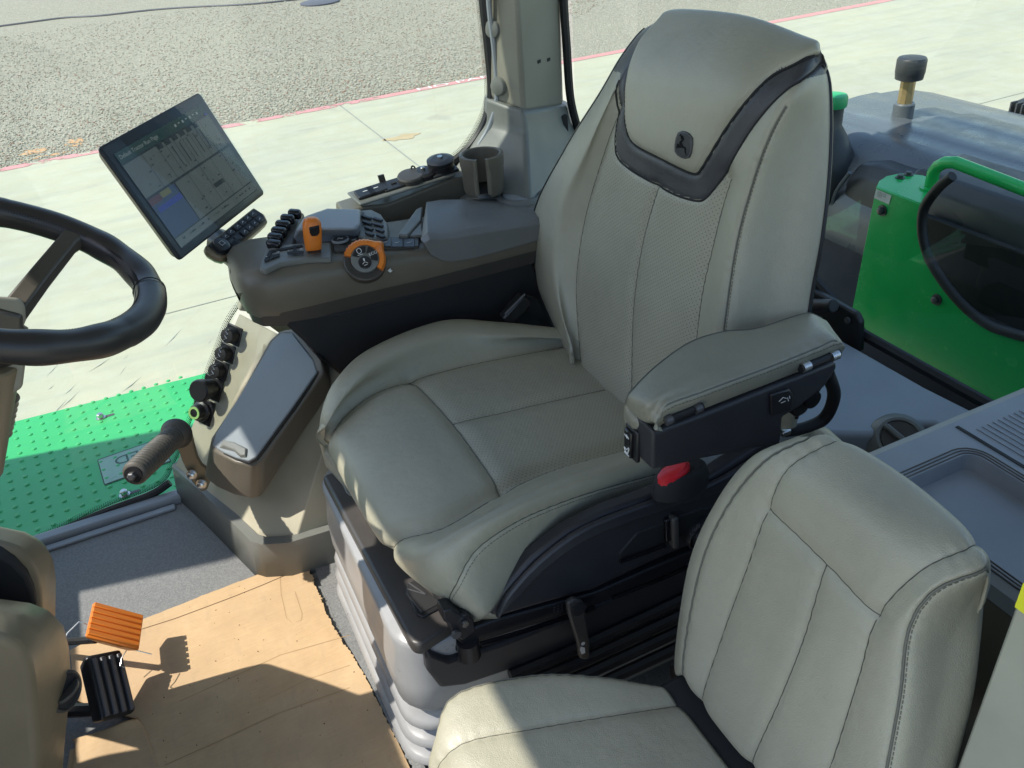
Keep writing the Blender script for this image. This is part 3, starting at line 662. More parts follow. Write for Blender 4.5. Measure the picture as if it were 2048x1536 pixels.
band_in = [(1319, 44), (1281, 87), (1261, 129), (1252, 174), (1250, 241), (1259, 278), (1273, 295), (1306, 311), (1348, 332), (1385, 351), (1398, 346), (1414, 324), (1439, 282), (1472, 232), (1514, 183), (1555, 145), (1618, 120), (1634, 116)]
Lf = SBK.iso(v=3, a=.5, b=5.05); Ln = SBK.iso(v=5, a=.5, b=4.3); Lm = SBK.iso(v=4, a=.5, b=4.0); Lo = SBK.iso(v=6, a=.5, b=5.7)
Lbo, Lbi = SBK.pxline(band_out, 6), SBK.pxline(band_in, 6)
# the headrest pillow stands proud inside the band
inn = SBK.mask(band_in+[(1640, 60), (1500, 20), (1340, 20)]).astype(float)
for _ in range(48):
    q = inn.copy(); q[1:-1, 1:-1] = (inn[1:-1, 1:-1]*2+inn[:-2, 1:-1]+inn[2:, 1:-1]+inn[1:-1, :-2]+inn[1:-1, 2:])/6; inn = q
bandm0 = SBK.mask(band_out+[(1690, 147), (1690, 0), (1200, 0), (1200, 137)]); innm0 = SBK.mask(band_in+[(1640, 95), (1600, 60), (1500, 10), (1340, 10), (1300, 20)])
SBK.G = SBK.G+SBK.Nn*(inn*.012)[..., None]; SBK.calc()
SBK.carve([Lf, Ln], .0035, .004, .008, .018); SBK.carve([Lm], .003, .004, .004, .015); SBK.carve([Lo], .002, .003, .002, .012); SBK.carve([Lbi], .004, .0035, .003, .008, 0); SBK.carve([Lbo], .0025, .003, .001, .01, 0)
mi = np.zeros((SBK.G.shape[0]-1, SBK.G.shape[1]-1), int); mi[3*28:5*28, :5*30+16] = 1
mi[bandm0[:-1, :-1]] = 2; mi[innm0[:-1, :-1]] = 0
mb = MB(); SBK.mesh(mb, mi, ('leather', 'leather_perf_back', 'band_leather')); bk = mb.build('backrest', seat, angle=180)
cd = M('seam'); [SBK.cord(cd, L, .0011) for L in (Lf, Ln, Lm)]; cd.build('seam', bk)
cd = M('piping'); SBK.cord(cd, Lo, .0016, .001); cd.build('seam', bk)
cd = M('black_matte'); SBK.cord(cd, Lbo[1:-2], .0022, .0004); SBK.cord(cd, Lbi[1:-2], .0028, .0006); cd.build('seam', bk)
sm = M('stitch'); SBK.stitches(sm, Lo, dv=.07); sm.build('stitching', bk, smooth=False, fixn=False)
for v_, b_, r_ in ((8, 7.2, .004), (1, 7, .003)):
    cd = M('black_plastic'); SBK.cord(cd, SBK.iso(v=v_, a=.5, b=b_), r_, .0003); cd.build('edge_piping', bk)
# emblem patch with an embossed leaping deer
ev, eu = SBK.uvof(1379, 289); e0 = SBK.at(ev, eu, .001); en = unit(SBK.at(ev, eu, 1)-SBK.at(ev, eu)); eup = unit(A3(.2, 0, 1)-en*(A3(.2, 0, 1)@en)); ert = np.cross(eup, en)
def E2(x, y, h=0): return e0+ert*x*1.0+eup*y*.76+en*h
shp = [(-.020, .022), (-.010, .0285), (0, .030), (.010, .0285), (.020, .022), (.0235, .008), (.0235, -.010), (.020, -.023), (.010, -.029), (0, -.0305), (-.010, -.029), (-.020, -.023), (-.0235, -.010), (-.0235, .008)]
em = M('band_leather').prism([E2(x, y, -.004) for x, y in shp], en*.0055).build('emblem_patch', bk, bevel=.0012)
ei = MB(); ei.mat('button').loft([[E2(x*.86, y*.88, .0014) for x, y in shp], [E2(x*.8, y*.83, .0022) for x, y in shp]])
ei.mat('black_gloss')
deer = [[(-.003, .020), (.001, .012), (-.004, .004), (.002, -.002), (.010, -.003), (.011, -.012), (.015, -.019), (.009, -.013), (.007, -.006), (-.002, -.007), (-.008, -.010), (-.015, -.004), (-.013, -.001), (-.006, -.004), (-.009, .003), (-.004, .010), (-.008, .014)],
        [(-.010, .022), (-.006, .019), (-.003, .013), (-.005, .012), (-.007, .016), (-.012, .017)], [(-.015, -.006), (-.011, -.009), (-.016, -.014), (-.014, -.009)]]
for d in deer: ei.prism([E2(x, y, .002) for x, y in d], en*.0012)
ei.build('emblem', em, smooth=False)

# seat side shell, rails, tray, bellows
sh = MB(); ys = .945
outl = [(978, 1232), (1008, 1182), (1066, 1118), (1138, 1062), (1212, 1026), (1330, 984), (1420, 955), (1505, 900), (1560, 860), (1580, 1010), (1450, 1062), (1300, 1128), (1188, 1182), (1080, 1212), (1000, 1236)]
sh.mat('shell_dark').prism([PY(x, y, ys) for x, y in outl], (0, .035, 0)); shell = sh.build('side_shell', seat, bevel=.010, seg=3)
rm = M('shell_dark'); rp = spline([PY(x, y, ys-.004) for x, y in ((990, 1226), (1015, 1184), (1072, 1122), (1143, 1067), (1216, 1032), (1332, 991), (1425, 962), (1520, 905))], 8)
rimq = []
for p, wd in zip(rp, np.concatenate([np.linspace(.004, .02, 12), np.full(len(rp)-12, .02)])): rimq.append([p+A3(0, 0, .004), p+A3(0, -.010, .002), p+A3(0, -.014, -wd), p+A3(0, 0, -wd-.006)])
rm.loft(rimq).build('shell_rim', shell, bevel=.003)
wl = M('black_matte').prism([PY(x, y, ys-.003) for x, y in ((1238, 1108), (1275, 1065), (1395, 1020), (1430, 1012), (1440, 1040), (1400, 1062), (1290, 1104), (1240, 1120))], (0, .01, 0)).build('recess', shell, bevel=.004)
M('black_gloss').tube([PY(x, y, ys-.010) for x, y in ((1240, 1123), (1290, 1106), (1330, 1090))], .004, 8).build('pull_handle', shell)
M('taupe_dark').box(PY(1347, 1062, ys-.012), (1, 0, 0), (0, 1, 0), (0, .1, 1), .014, .02, .07).build('lever', shell, bevel=.005)
M('black_gloss').box(PY(1337, 1058, ys-.008), (1, 0, 0), (0, 1, 0), (0, .1, 1), .016, .01, .05).build('slot', shell, bevel=.003)
kb = M('black_plastic').lathe(PY(1396, 1062, ys), (0, -1, 0), [(.034, 0), (.034, .012), (.030, .018), (.026, .012), (.024, .020), (.020, .022)], 28).build('lumbar_knob', shell)
kk = M('dark_steel')
for a in range(4):
    d = A3(math.cos(a*math.pi/2), 0, math.sin(a*math.pi/2)); kk.box(PY(1396, 1062, ys-.023)+d*.012, d, (0, 1, 0), np.cross(d, (0, 1, 0)), .009, .003, .006)
kk.build('knob_marks', kb)
# pan under the cushion and upper frame
M('black_matte').bx(.26, .80, .97, 1.60, .30, .405).build('seat_pan', seat, bevel=.01)
ut = MB(); ut.mat('black_plastic').prism([PY(x, y, .955) for x, y in ((905, 1272), (1000, 1238), (1190, 1186), (1400, 1095), (1480, 1060), (1480, 1085), (1400, 1120), (1190, 1212), (930, 1295))], (0, .10, 0))
rail = ut.build('slide_rail', seat, bevel=.004)
M('black_gloss').tube([PY(x, y, .945) for x, y in ((962, 1288), (1050, 1262), (1190, 1215))], .0045, 8).build('release_bar', rail)
M('black_gloss').tube([PY(x, y, .945) for x, y in ((1225, 1196), (1330, 1155), (1450, 1100))], .004, 8).build('release_bar', rail)
cl_ = MB(); cl_.mat('black_plastic').prism([PY(x, y, .935) for x, y in ((886, 1222), (905, 1218), (925, 1232), (935, 1228), (948, 1240), (952, 1262), (925, 1282), (905, 1268), (898, 1250), (888, 1244))], (0, .03, 0)).build('rail_bracket', rail, bevel=.003)
M('dark_steel').lathe(PY(911, 1266, .934), (0, -1, 0), [(.008, 0), (.008, .006), (.004, .006)], 14).build('pin', rail)
M('steel').lathe(PY(929, 1246, .933), (0, -1, 0), [(.006, 0), (.006, .005)], 8).build('pin', rail)
M('black_plastic').lathe(PY(935, 1280, .96), (0, 0, 1), [(.020, -.04), (.020, 0)], 18).build('spacer', rail)
hp_ = M('dark_steel')
for i in range(4):
    for j in range(3): hp_.lathe(PY(1108+i*8, 1214-i*2.4+j*5, .953), (0, -1, 0), [(.0018, 0), (.0018, .001)], 6)
hp_.build('perforations', rail)
# front tray of the seat
zt = .372
tp = [(644, 951), (660, 944), (700, 944), (760, 1010), (905, 1212), (915, 1240), (838, 1290), (822, 1285), (812, 1270)]
ty = MB(); ty.mat('tray_dark').prism([PZ(x, y, zt) for x, y in tp], (0, 0, -.030)); tray = ty.build('front_tray', seat, bevel=.012, seg=4)
M('taupe_grey').prism([PZ(x, y, zt+.003) for x, y in ((673, 944), (688, 944), (712, 984), (712, 990), (699, 990), (692, 984))], (0, 0, -.004)).build('loop_frame', tray, bevel=.002)
M('black_matte').prism([PZ(x, y, zt+.0045) for x, y in ((679, 947), (688, 947), (709, 983), (708, 986), (700, 986), (695, 981))], (0, 0, -.004)).build('loop_opening', tray)
cupo = [(815, 1166), (828, 1160), (880, 1205), (884, 1214), (845, 1234), (832, 1228), (812, 1180)]
co = M('black_plastic').prism([PZ(x, y, zt+.004) for x, y in cupo], (0, 0, -.006)).build('cup_frame', tray, bevel=.002)
cen = np.mean([PZ(x, y, zt) for x, y in cupo], 0)
inner = [cen+(PZ(x, y, zt)-cen)*.86 for x, y in cupo]
M('black_matte').prism([p+A3(0, 0, .0052) for p in inner], (0, 0, -.002)).build('cup_well', co)
dv = M('dark_steel'); dv.tube([inner[0]+A3(0, 0, .006), cen+A3(.01, 0, .006)], .0015, 6); dv.tube([cen+A3(-.02, .02, .006), inner[4]+A3(0, 0, .006)], .0015, 6); dv.tube([cen+A3(.01, 0, .006), inner[6]+A3(0, 0, .006)], .0012, 6); dv.build('divider', co)
# bellows: rounded boot from tray to floor, pleated low down
def rrect(x0, x1, y0, y1, r, z, n=6):
    out = []
    for cx, cy, a0 in ((x1-r, y1-r, 0), (x0+r, y1-r, 90), (x0+r, y0+r, 180), (x1-r, y0+r, 270)):
        for k in range(n+1): a = rad(a0+90*k/n); out.append((cx+r*math.cos(a), cy+r*math.sin(a), z))
    return out
prof = [(.345, .0), (.335, .004), (.30, .0), (.24, .006), (.18, .004), (.158, -.012), (.146, -.016), (.138, -.002), (.124, .006), (.112, -.004), (.100, -.022), (.094, -.022), (.086, -.002), (.076, .010), (.064, 0), (.052, -.018), (.046, -.018), (.038, .004), (.028, .014), (.016, .006), (.0, .0)]
bw = M('bellows').loft([rrect(.172-o-(.345-z)*.05, .80+o, .975-o, 1.555+o, .065+o, z) for z, o in prof]).build('bellows', seat, smooth=True, angle=180)
# suspension housing between tray and bellows, near side
hs = MB(); hs.mat('shell_dark').prism([PY(x, y, .962) for x, y in ((850, 1295), (868, 1310), (900, 1322), (1000, 1290), (1140, 1235), (1300, 1165), (1480, 1085), (1480, 1130), (1350, 1195), (1180, 1275), (1040, 1335), (930, 1372), (882, 1378), (856, 1345))], (0, .5, 0))
hs.build('suspension_housing', seat, bevel=.010, seg=3)
for x, y in ((923, 1316), (1086, 1252), (1247, 1180)): M('black_matte').lathe(PY(x, y, .962), (0, -1, 0), [(.009, 0), (.009, .003), (.005, .004)], 14).build('screw', seat)
sk = MB(); sk.mat('black_plastic')
for k, (o, dz) in enumerate(((0, 0), (30, .0), (60, .0), (92, 0))):
    sk.tube([PY(x, y+o, .955-.01*k) for x, y in ((1020, 1352), (1180, 1285), (1350, 1205), (1480, 1140))], .012, 8)
sk.build('side_pleats', seat)
lv = M('taupe_dark').prism([PY(x, y, .92) for x, y in ((1135, 1208), (1150, 1198), (1168, 1205), (1172, 1228), (1180, 1280), (1181, 1315), (1172, 1321), (1160, 1318), (1155, 1285), (1138, 1230))], (0, .012, 0)).build('height_lever', seat, bevel=.004)
M('black_matte').lathe(PY(1157, 1217, .919), (0, -1, 0), [(.014, 0), (.014, .004), (.009, .005)], 18).build('pivot', lv)
M('icon_white').lathe(PY(1166, 1287, .919), (0, -1, 0), [(.004, 0), (.004, .001)], 12).build('icon', lv)
M('icon_white').prism([PY(x, y, .919) for x, y in ((1161, 1293), (1169, 1295), (1170, 1305), (1163, 1308), (1160, 1300))], (0, -.001, 0)).build('icon', lv)

# left armrest of the driver seat
yA = .85
Lo_px = [(1309, 854), (1316, 834), (1335, 810), (1400, 786), (1467, 761), (1530, 738), (1591, 714), (1640, 694), (1668, 682), (1686, 688)]
oseam = [PY(x, y, yA) for x, y in Lo_px]
ld_ = unit(oseam[7]-oseam[3]); TPn = unit(np.cross(ld_, (0, 1, 0))); TPn = TPn if TPn[2] > 0 else -TPn
def PT(x, y, h): return unp(x, y, TPn, TPn@oseam[5]+h)
inner_e = [(1252, 812, -.025), (1254, 797, -.010), (1272, 772, 0), (1318, 728, .002), (1380, 685, .002), (1445, 664, .002), (1510, 658, .0), (1580, 636, .0), (1618, 627, -.004), (1650, 640, -.012)]
mid = [(1285, 832, -.012), (1288, 814, .000), (1310, 788, .014), (1362, 755, .014), (1425, 725, .012), (1490, 703, .010), (1550, 688, .010), (1610, 664, .010), (1645, 653, .006), (1670, 665, -.006)]
lowo = [(1308, 858), (1317, 854), (1336, 842), (1408, 816), (1475, 790), (1540, 765), (1600, 741), (1650, 722), (1676, 712), (1686, 702)]
xfr = PY(1308, 858, yA)[0]
net = [[PY(x, y, yA+.004) for x, y in lowo], [p+A3(0, -.004, 0) for p in oseam], [p+A3(0, .008, .006) for p in oseam], [PX(1282, 843, xfr)]+[PT(*q) for q in mid[1:]], [PX(1252, 825, xfr+.002)]+[PT(*q) for q in inner_e[1:]]]
net = [[p+A3(0, .012, -.006) for p in net[0]]]+net+[[p+A3(0, .002, -.026) for p in net[-1]], [p+A3(0, -.02, -.032) for p in net[-1]]]
net = [[r[0]+A3(.012, 0, -.010 if 1 < i < 5 else -.002)]+r for i, r in enumerate(net)]
SAR = Surf(net, 14, 14)
La = SAR.iso(v=2.2, a=.9, b=9.9, n=90); SAR.carve([La], .0025, .003, .001, .008)
arm = thing('seat_armrest', 'padded leather left armrest with dark box beneath and seat adjustment switch on its front', 'armrest', PY(1420, 860, .90))
mb = MB(); SAR.mesh(mb, None, ('leather_dark',)); pad = mb.build('pad', arm, angle=180)
cd = M('piping'); SAR.cord(cd, La, .0014, .0008); SAR.cord(cd, SAR.iso(v=5, a=.9, b=9.8), .0012, .0006); cd.build('seam', pad)
sm = M('stitch'); SAR.stitches(sm, SAR.iso(v=1.82, a=1.6, b=9.6), step=1); sm.build('stitching', pad, smooth=False, fixn=False)
bxp = [(1304, 860), (1318, 862), (1400, 832), (1500, 792), (1600, 752), (1672, 722), (1676, 735), (1650, 775), (1600, 815), (1567, 835), (1562, 888), (1400, 920), (1345, 934), (1304, 941)]
ab = M('shell_dark').prism([PY(x, y, yA) for x, y in bxp], (0, .066, 0)).build('box', arm, bevel=.006, seg=3)
# front switch
fx = PY(1304, 900, yA); xf = fx[0]-.001
w0 = PX(1266, 885, xf); sw_ = M('black_plastic').box(w0, (0, 1, 0), (0, 0, 1), (-1, 0, 0), .034, .060, .008).build('switch_plate', ab, bevel=.003)
so_ = M('black_gloss').box(w0+A3(-.005, .002, 0), (0, 1, 0), (0, 0, 1), (-1, 0, 0), .020, .050, .010).build('rocker', sw_, bevel=.003)
ic = M('icon_white'); c0 = w0+A3(-.0105, .002, 0)
def ICP(pts, c, r=.0009): ic.tube([c+A3(0, -a, b) for a, b in pts], r, 5)
ICP([(-.006, .016), (-.002, .014), (.002, .016), (.006, .013)], c0); ICP([(0, .018), (.001, .012)], c0)
ICP([(-.007, -.010), (-.003, -.017), (.003, -.017), (.007, -.005)], c0); ICP([(-.007, -.010), (.0, -.011), (.006, -.004)], c0); ICP([(-.006, -.019), (.007, -.020)], c0)
ic.build('icons', so_)
# side button, hinges, hinge rods
q = M('black_plastic').prism([PY(x, y, yA-.006) for x, y in ((1543, 790), (1580, 778), (1588, 790), (1585, 822), (1545, 832))], (0, .008, 0)).build('side_switch', ab, bevel=.003)
ic = M('icon_white')
for a, b in (((1558, 803), (1566, 795)), ((1566, 795), (1573, 797)), ((1562, 806), (1571, 802)), ((1575, 795), (1577, 802)), ((1579, 792), (1580, 797))): ic.tube([PY(*a, yA-.0075), PY(*b, yA-.0075)], .0006, 5)
ic.build('icons', q)
M('black_plastic').tube([PY(1600, 738, yA-.004), PY(1678, 706, yA-.004)], .007, 10).build('hinge', ab)
M('black_plastic').tube([PY(1332, 842, yA-.004), PY(1405, 812, yA-.004)], .006, 10).build('hinge', ab)
for x, y in ((1611, 733), (1668, 711)): M('steel').tube([PY(x-7, y+3, yA-.006), PY(x+7, y-3, yA-.006)], .0085, 12).build('hinge_clip', ab)
for x, y in ((1337, 840), (1396, 817)): M('dark_steel').tube([PY(x-6, y+3, yA-.006), PY(x+6, y-3, yA-.006)], .0075, 12).build('hinge_clip', ab)
br = M('black_plastic').prism([PY(x, y, yA+.012) for x, y in ((1590, 800), (1600, 770), (1645, 752), (1648, 775), (1612, 828), (1592, 838))], (0, .05, 0)).build('pivot_bracket', ab, bevel=.005)
M('black_gloss').lathe(PY(1622, 797, yA+.008), (0, -1, 0), [(.016, 0), (.016, .006), (.006, .007)], 20).build('pivot', br)
M('black_matte').tube(spline([PY(1655, 745, .92), PY(1668, 790, .93), PY(1650, 835, .95), PY(1610, 856, .96), PY(1568, 862, .97)], 8), .012, 12).build('cable_sleeve', arm)
M('steel').box(PY(1568, 862, .96), (1, 0, 0), (0, 1, 0), (0, 0, 1), .02, .02, .012).build('cable_clip', arm, bevel=.003)

# belt buckle under the armrest, belt end on the far side
bu = thing('belt_buckle', 'black seat belt buckle with red release button below the left armrest', 'buckle', PY(1350, 955, .90))
q0 = PY(1362, 938, .93)
M('black_matte').loft([[q0+A3(a*.05*s_, b*.028*s_, z) for a, b in [(math.cos(t), math.sin(t)) for t in np.linspace(0, 6.283, 17)[:-1]]] for z, s_ in ((-.045, 1.12), (-.02, 1.1), (-.004, 1.0), (.004, .85))]).build('housing', bu, bevel=.003)
M('red').loft([[q0+A3(-.018+a*.032*s_, -.004+b*.018*s_, z+a*.006) for a, b in [(math.cos(t), math.sin(t)) for t in np.linspace(0, 6.283, 17)[:-1]]] for z, s_ in ((-.004, 1.0), (.007, .96), (.011, .7))]).build('release_button', bu)
be = thing('belt_latch', 'dark seat belt hardware tucked between driver seat back and right console', 'belt', PY(1035, 620, 1.66))
M('black_plastic').box(PY(1030, 618, 1.66), (1, 0, .75), (0, 1, 0), (-.75, 0, 1), .075, .03, .035).build('latch_cover', be, bevel=.005)
M('dark_steel').tube([PY(1050, 588, 1.65), PY(1010, 628, 1.65)], .003, 8).build('cover_rim', be)
M('black_matte').prism([PY(x, y, 1.67) for x, y in ((1050, 590), (1075, 598), (1100, 640), (1115, 670), (1085, 650), (1060, 625))], (0, .01, 0)).build('webbing', be, bevel=.002)

# ================================================================== PASSENGER SEAT
PPn = A3(math.cos(rad(14)), 0, -math.sin(rad(14))); PPc = PPn@A3(.51, .6, .42)
QCn = A3(math.sin(rad(2)), 0, math.cos(rad(2))); QCc = QCn@A3(.24, .7, .42)
def PP(x, y, h=0): return unp(x, y, PPn, PPc-h)
def QC(x, y, h=0): return unp(x, y, QCn, QCc+h)
ps = thing('passenger_seat', 'smaller beige leather folding passenger seat in the near corner, beside the driver seat', 'seat', (.45, .55, 0))
rows = [
 [(1352, 1345, -.02), (1357, 1250, -.02), (1383, 1110, -.02), (1437, 995, -.02), (1502, 915, -.02), (1575, 883, -.035)],
 [(1364, 1348, .004), (1376, 1238, .006), (1407, 1108, .006), (1458, 1003, .004), (1528, 920, -.004), (1600, 881, -.032)],
 [(1398, 1400, .004), (1438, 1272, .004), (1484, 1145, .004), (1528, 1020, .004), (1570, 935, -.004), (1650, 884, -.038)],
 [(1500, 1525, .006), (1555, 1398, .01), (1602, 1278, .008), (1648, 1130, .004), (1708, 1022, -.004), (1790, 972, -.048)],
 [(1625, 1630, .004), (1672, 1482, .004), (1712, 1352, .004), (1748, 1234, .004), (1835, 1142, -.006), (1925, 1095, -.034)],
 [(1745, 1690, -.004), (1772, 1545, -.002), (1800, 1395, -.002), (1818, 1262, .0), (1868, 1186, -.006), (1957, 1148, -.030)],
 [(1815, 1690, -.05), (1848, 1540, -.05), (1880, 1395, -.05), (1898, 1285, -.05), (1925, 1222, -.05), (1964, 1172, -.055)],
 [(1870, 1690, -.085), (1912, 1530, -.085), (1946, 1395, -.085), (1960, 1290, -.085), (1966, 1225, -.085), (1967, 1185, -.082)]]
net = [[PP(*q) for q in r] for r in rows]
net = [[p+A3(.04, 0, 0) for p in net[0]]]+net+[[p+A3(.03, .05, 0) for p in net[-1]]]
net = [[r[0]+A3(.03, 0, -.012)]+r+[r[-1]+A3(.028, 0, -.006)*KF[i], r[-1]+A3(.045*KF[i], 0, -.05)] for i, r in enumerate(net)]
SPB = Surf(net, 18, 22)
l1 = SPB.iso(v=2, a=.8, b=7.2); l2 = SPB.iso(v=3, a=.8, b=7.2); l3 = SPB.iso(v=4, a=.8, b=4); l4 = SPB.iso(v=5, a=.8, b=7.2); l5 = SPB.iso(v=6, a=.8, b=7.1); l6 = SPB.iso(u=4, a=3, b=5)
SPB.carve([l2, l4], .003, .0035, .004, .016); SPB.carve([l3, l6], .0025, .003, .003, .012); SPB.carve([l1, l5], .002, .003, .001, .01)
mb = MB(); SPB.mesh(mb); pb = mb.build('backrest', ps, angle=180)
for L in (l2, l3, l4, l6): cd = M('seam'); SPB.cord(cd, L, .0009); cd.build('seam', pb)
for L in (l1, l5): cd = M('piping'); SPB.cord(cd, L, .0016, .0012); cd.build('seam', pb)
sm = M('stitch'); SPB.stitches(sm, l5, dv=.09); sm.build('stitching', pb, smooth=False, fixn=False)
rows = [
 [(880, 1560, -.10), (872, 1492, -.045), (908, 1392, -.008), (1060, 1352, 0), (1195, 1354, .002), (1318, 1374, -.012)],
 [(866, 1600, -.10), (862, 1545, -.045), (925, 1482, .0), (1070, 1452, .006), (1220, 1427, .006), (1356, 1406, -.006)]]
net = [[QC(*q) for q in r] for r in rows]
sh1 = lambda r, dy, dz: [p+A3(0, dy, dz) for p in r]
net = [sh1(net[0], .006, -.06)]+net+[sh1(net[1], -.155, .0), sh1(net[1], -.31, .0), sh1(net[1], -.41, .0), sh1(net[1], -.43, -.05), sh1(net[1], -.40, -.10)]
SPC = Surf(net, 18, 22)
l1 = SPC.iso(v=1, a=.6, b=5); l2 = SPC.iso(v=2, a=.2, b=5); l3 = SPC.iso(v=3, a=.2, b=5)
SPC.carve([l2, l3], .003, .0035, .004, .015); SPC.carve([l1], .0015, .003, .0, .01)
mb = MB(); SPC.mesh(mb); pcu = mb.build('cushion', ps, angle=180)
for L, mt, r, li in ((l1, 'piping', .0015, .001), (l2, 'seam', .0009, 0), (l3, 'seam', .0009, 0)): cd = M(mt); SPC.cord(cd, L, r, li); cd.build('seam', pcu)
M('black_matte').box((.505, .47, .375), (1, 0, .1), (0, 1, 0), (-.1, 0, 1), .11, .44, .05).build('hinge_cover', ps, bevel=.01)
M('black_plastic').bx(.30, .60, .30, .68, .05, .33).build('seat_box', ps, bevel=.02)
M('black_plastic').prism([PP(x, y, -.05) for x, y in ((1338, 1330), (1352, 1325), (1375, 1380), (1362, 1395), (1340, 1360))], (0, -.02, 0)).build('pivot_cover', ps, bevel=.004)

# ================================================================== RIGHT-HAND CONTROL CONSOLE
yC = 1.72; DC = .23
co = thing('control_console', 'long taupe armrest console with orange shift lever and orange dial, right of driver seat', 'console', PY(700, 640, 1.85))
def K(x, y, yy=yC): return PY(x, y, yy)
# body in sections: loops of points from front tip to the rear, section across y
def csec(xt, zt_, zb_, wn, wf, r=.02):   # cross-section at x: near y, far y, top z, bottom z
    out = []; y0, y1 = wn, wf
    for cy, cz, a0 in ((y1-r, zt_-r, 0), (y0+r*1.4, zt_-r*1.4, 90)):
        rr_ = r if a0 == 0 else r*1.4
        for k in range(6): a = rad(a0+18*k); out.append((xt, cy+rr_*math.cos(a), cz+rr_*math.sin(a)))
    out += [(xt, y0, zb_+.0), (xt, y0+.012, zb_-.022), (xt, y1-.012, zb_-.022), (xt, y1, zb_)]
    return out
zt_of = lambda px, py: PY(px, py, yC)[2]
cA, cB = PY(522, 537, 1.742), PY(838, 495, 1.742)
KN = unit(np.cross(unit(cB-cA), unit(A3(0, 1, .10)))); KN = KN if KN[2] > 0 else -KN
def ktop(x, y, h=0):          # height of the console top plane
    return (KN@cA+h-KN[0]*x-KN[1]*y)/KN[2]
def T(x, y, h=0): return unp(x, y, KN, KN@cA+h)
kz_ = lambda x: ktop(x, 1.745)-.002
secs = [csec(.128, .700, .690, 1.80, 1.90, .02), csec(.136, .742, .672, 1.765, 1.925, .026), csec(.155, kz_(.155)-.008, .667, 1.738, 1.945, .032), csec(.195, kz_(.195), .664, 1.722, 1.955, .032),
        csec(.28, kz_(.28), .661, 1.72, 1.955, .026), csec(.37, kz_(.37), .659, 1.72, 1.955, .024), csec(.45, kz_(.45), .656, 1.72, 1.95, .020), csec(.54, kz_(.54), .652, 1.72, 1.95, .020), csec(.70, .70, .650, 1.72, 1.95, .02), csec(.90, .69, .648, 1.72, 1.95, .02)]
body = M('taupe').loft(secs).build('housing', co, bevel=0, angle=50)
M('taupe_dark').loft([[(x, y, z-.004) for x, y, z in [(p[0], p[1], p[2]) for p in [(s_[0][0]+.006, s_[12][1]+.004, s_[12][2]-.002), (s_[0][0]+.006, s_[12][1]+.016, s_[12][2]-.045), (s_[0][0]+.006, s_[15][1]-.02, s_[12][2]-.045), (s_[0][0]+.006, s_[15][1]-.004, s_[12][2]-.002)]]] for s_ in secs[1:]]).build('lower_shell', co, bevel=.004)
# dark support below: sloping fairing down to the seat
fair = MB(); fair.mat('black_matte')
fo = [K(x, y, 1.735) for x, y in ((560, 640), (700, 618), (1065, 520), (1110, 640), (1110, 760), (690, 760))]
fair.prism(fo, (0, .18, 0)); fair.build('support_fairing', co, bevel=.01)
# padded elbow rest
pd = [(846, 480), (862, 508), (880, 519), (900, 523), (935, 520), (1000, 502), (1120, 470), (1120, 385), (1000, 398), (920, 400), (870, 402), (852, 428)]
apn = [K(x, y, 1.712) for x, y in ((848, 486), (862, 510), (882, 521), (905, 524), (945, 518), (1000, 503), (1180, 452), (1180, 433), (1060, 452), (940, 471), (885, 479), (862, 478))]
far_ = [K(x, y, 1.94) for x, y in ((1180, 402), (1060, 399), (940, 398), (882, 399), (852, 404))]
l4_ = [A3(max(p[0]+.003, far_[-1][0]+.004), 1.945, p[2]) for p in apn[:7]]+far_
mid_ = [A3(p[0], 1.735, p[2]) for p in apn[:7]]+[p+A3(0, .02, .010) for p in apn[7:]]
M('elbow_vinyl').loft([apn, mid_, l4_]).build('elbow_pad', co, bevel=.011, seg=4)
# top plane of the console at the controls
dome = thing  # (no extra object)
dm = MB(); dm.mat('grey_top')
zb = 0
d0 = [T(x, y, zb+.0) for x, y in ((585, 478), (660, 472), (716, 474), (722, 466), (716, 452), (735, 425), (650, 425), (610, 440))]
d1 = [T(x, y, zb+.034) for x, y in ((592, 458), (660, 458), (712, 458), (722, 446), (722, 430), (720, 418), (655, 416), (608, 432))]
dm.loft([[p-A3(0, 0, .03) for p in d0], d0, d1]).build('palm_rest', body, bevel=.008, seg=4)
kp = MB(); kp.mat('taupe_grey')
b_ = [T(x, y, .012) for x, y in ((716, 472), (722, 420), (742, 418), (762, 428), (776, 448), (776, 474), (740, 480))]
kpo = kp.prism(b_, (0, 0, -.03)).build('switch_pod', body, bevel=.004)
for r_ in range(4):
    for c_ in range(2):
        a = T(724+r_*1.5+c_*22+ (3 if r_ > 1 else 0), 432+r_*11+c_*4, .016); b = T(724+r_*1.5+c_*22+19, 438+r_*11+c_*4, .016)
        d = unit(b-a); M('button').box((a+b)/2, d, np.cross((0, 0, 1), d), (0, 0, 1), np.linalg.norm(b-a)*.95, .009, .006).build('button', kpo, bevel=.0015)
# finger paddles at the front edge
for i, (x, y, l) in enumerate(((585, 427, 30), (570, 437, 32), (560, 449, 33), (552, 462, 33), (545, 474, 32), (543, 487, 31))):
    a = T(x-8, y, .018-.002*i); b = T(x+l-12, y+2+i*.6, .018-.002*i); d = unit(b-a); n_ = np.cross((0, 0, 1), d)
    M('black_gloss').box((a+b)/2, d, n_, (0, 0, 1), np.linalg.norm(b-a), .022, .022).build('paddle_switch', body, bevel=.007, seg=3)
M('taupe_dark').prism([T(x, y, .002) for x, y in ((534, 488), (545, 455), (575, 424), (608, 424), (592, 470), (585, 500))], (0, 0, -.03)).build('paddle_tray', body, bevel=.006)
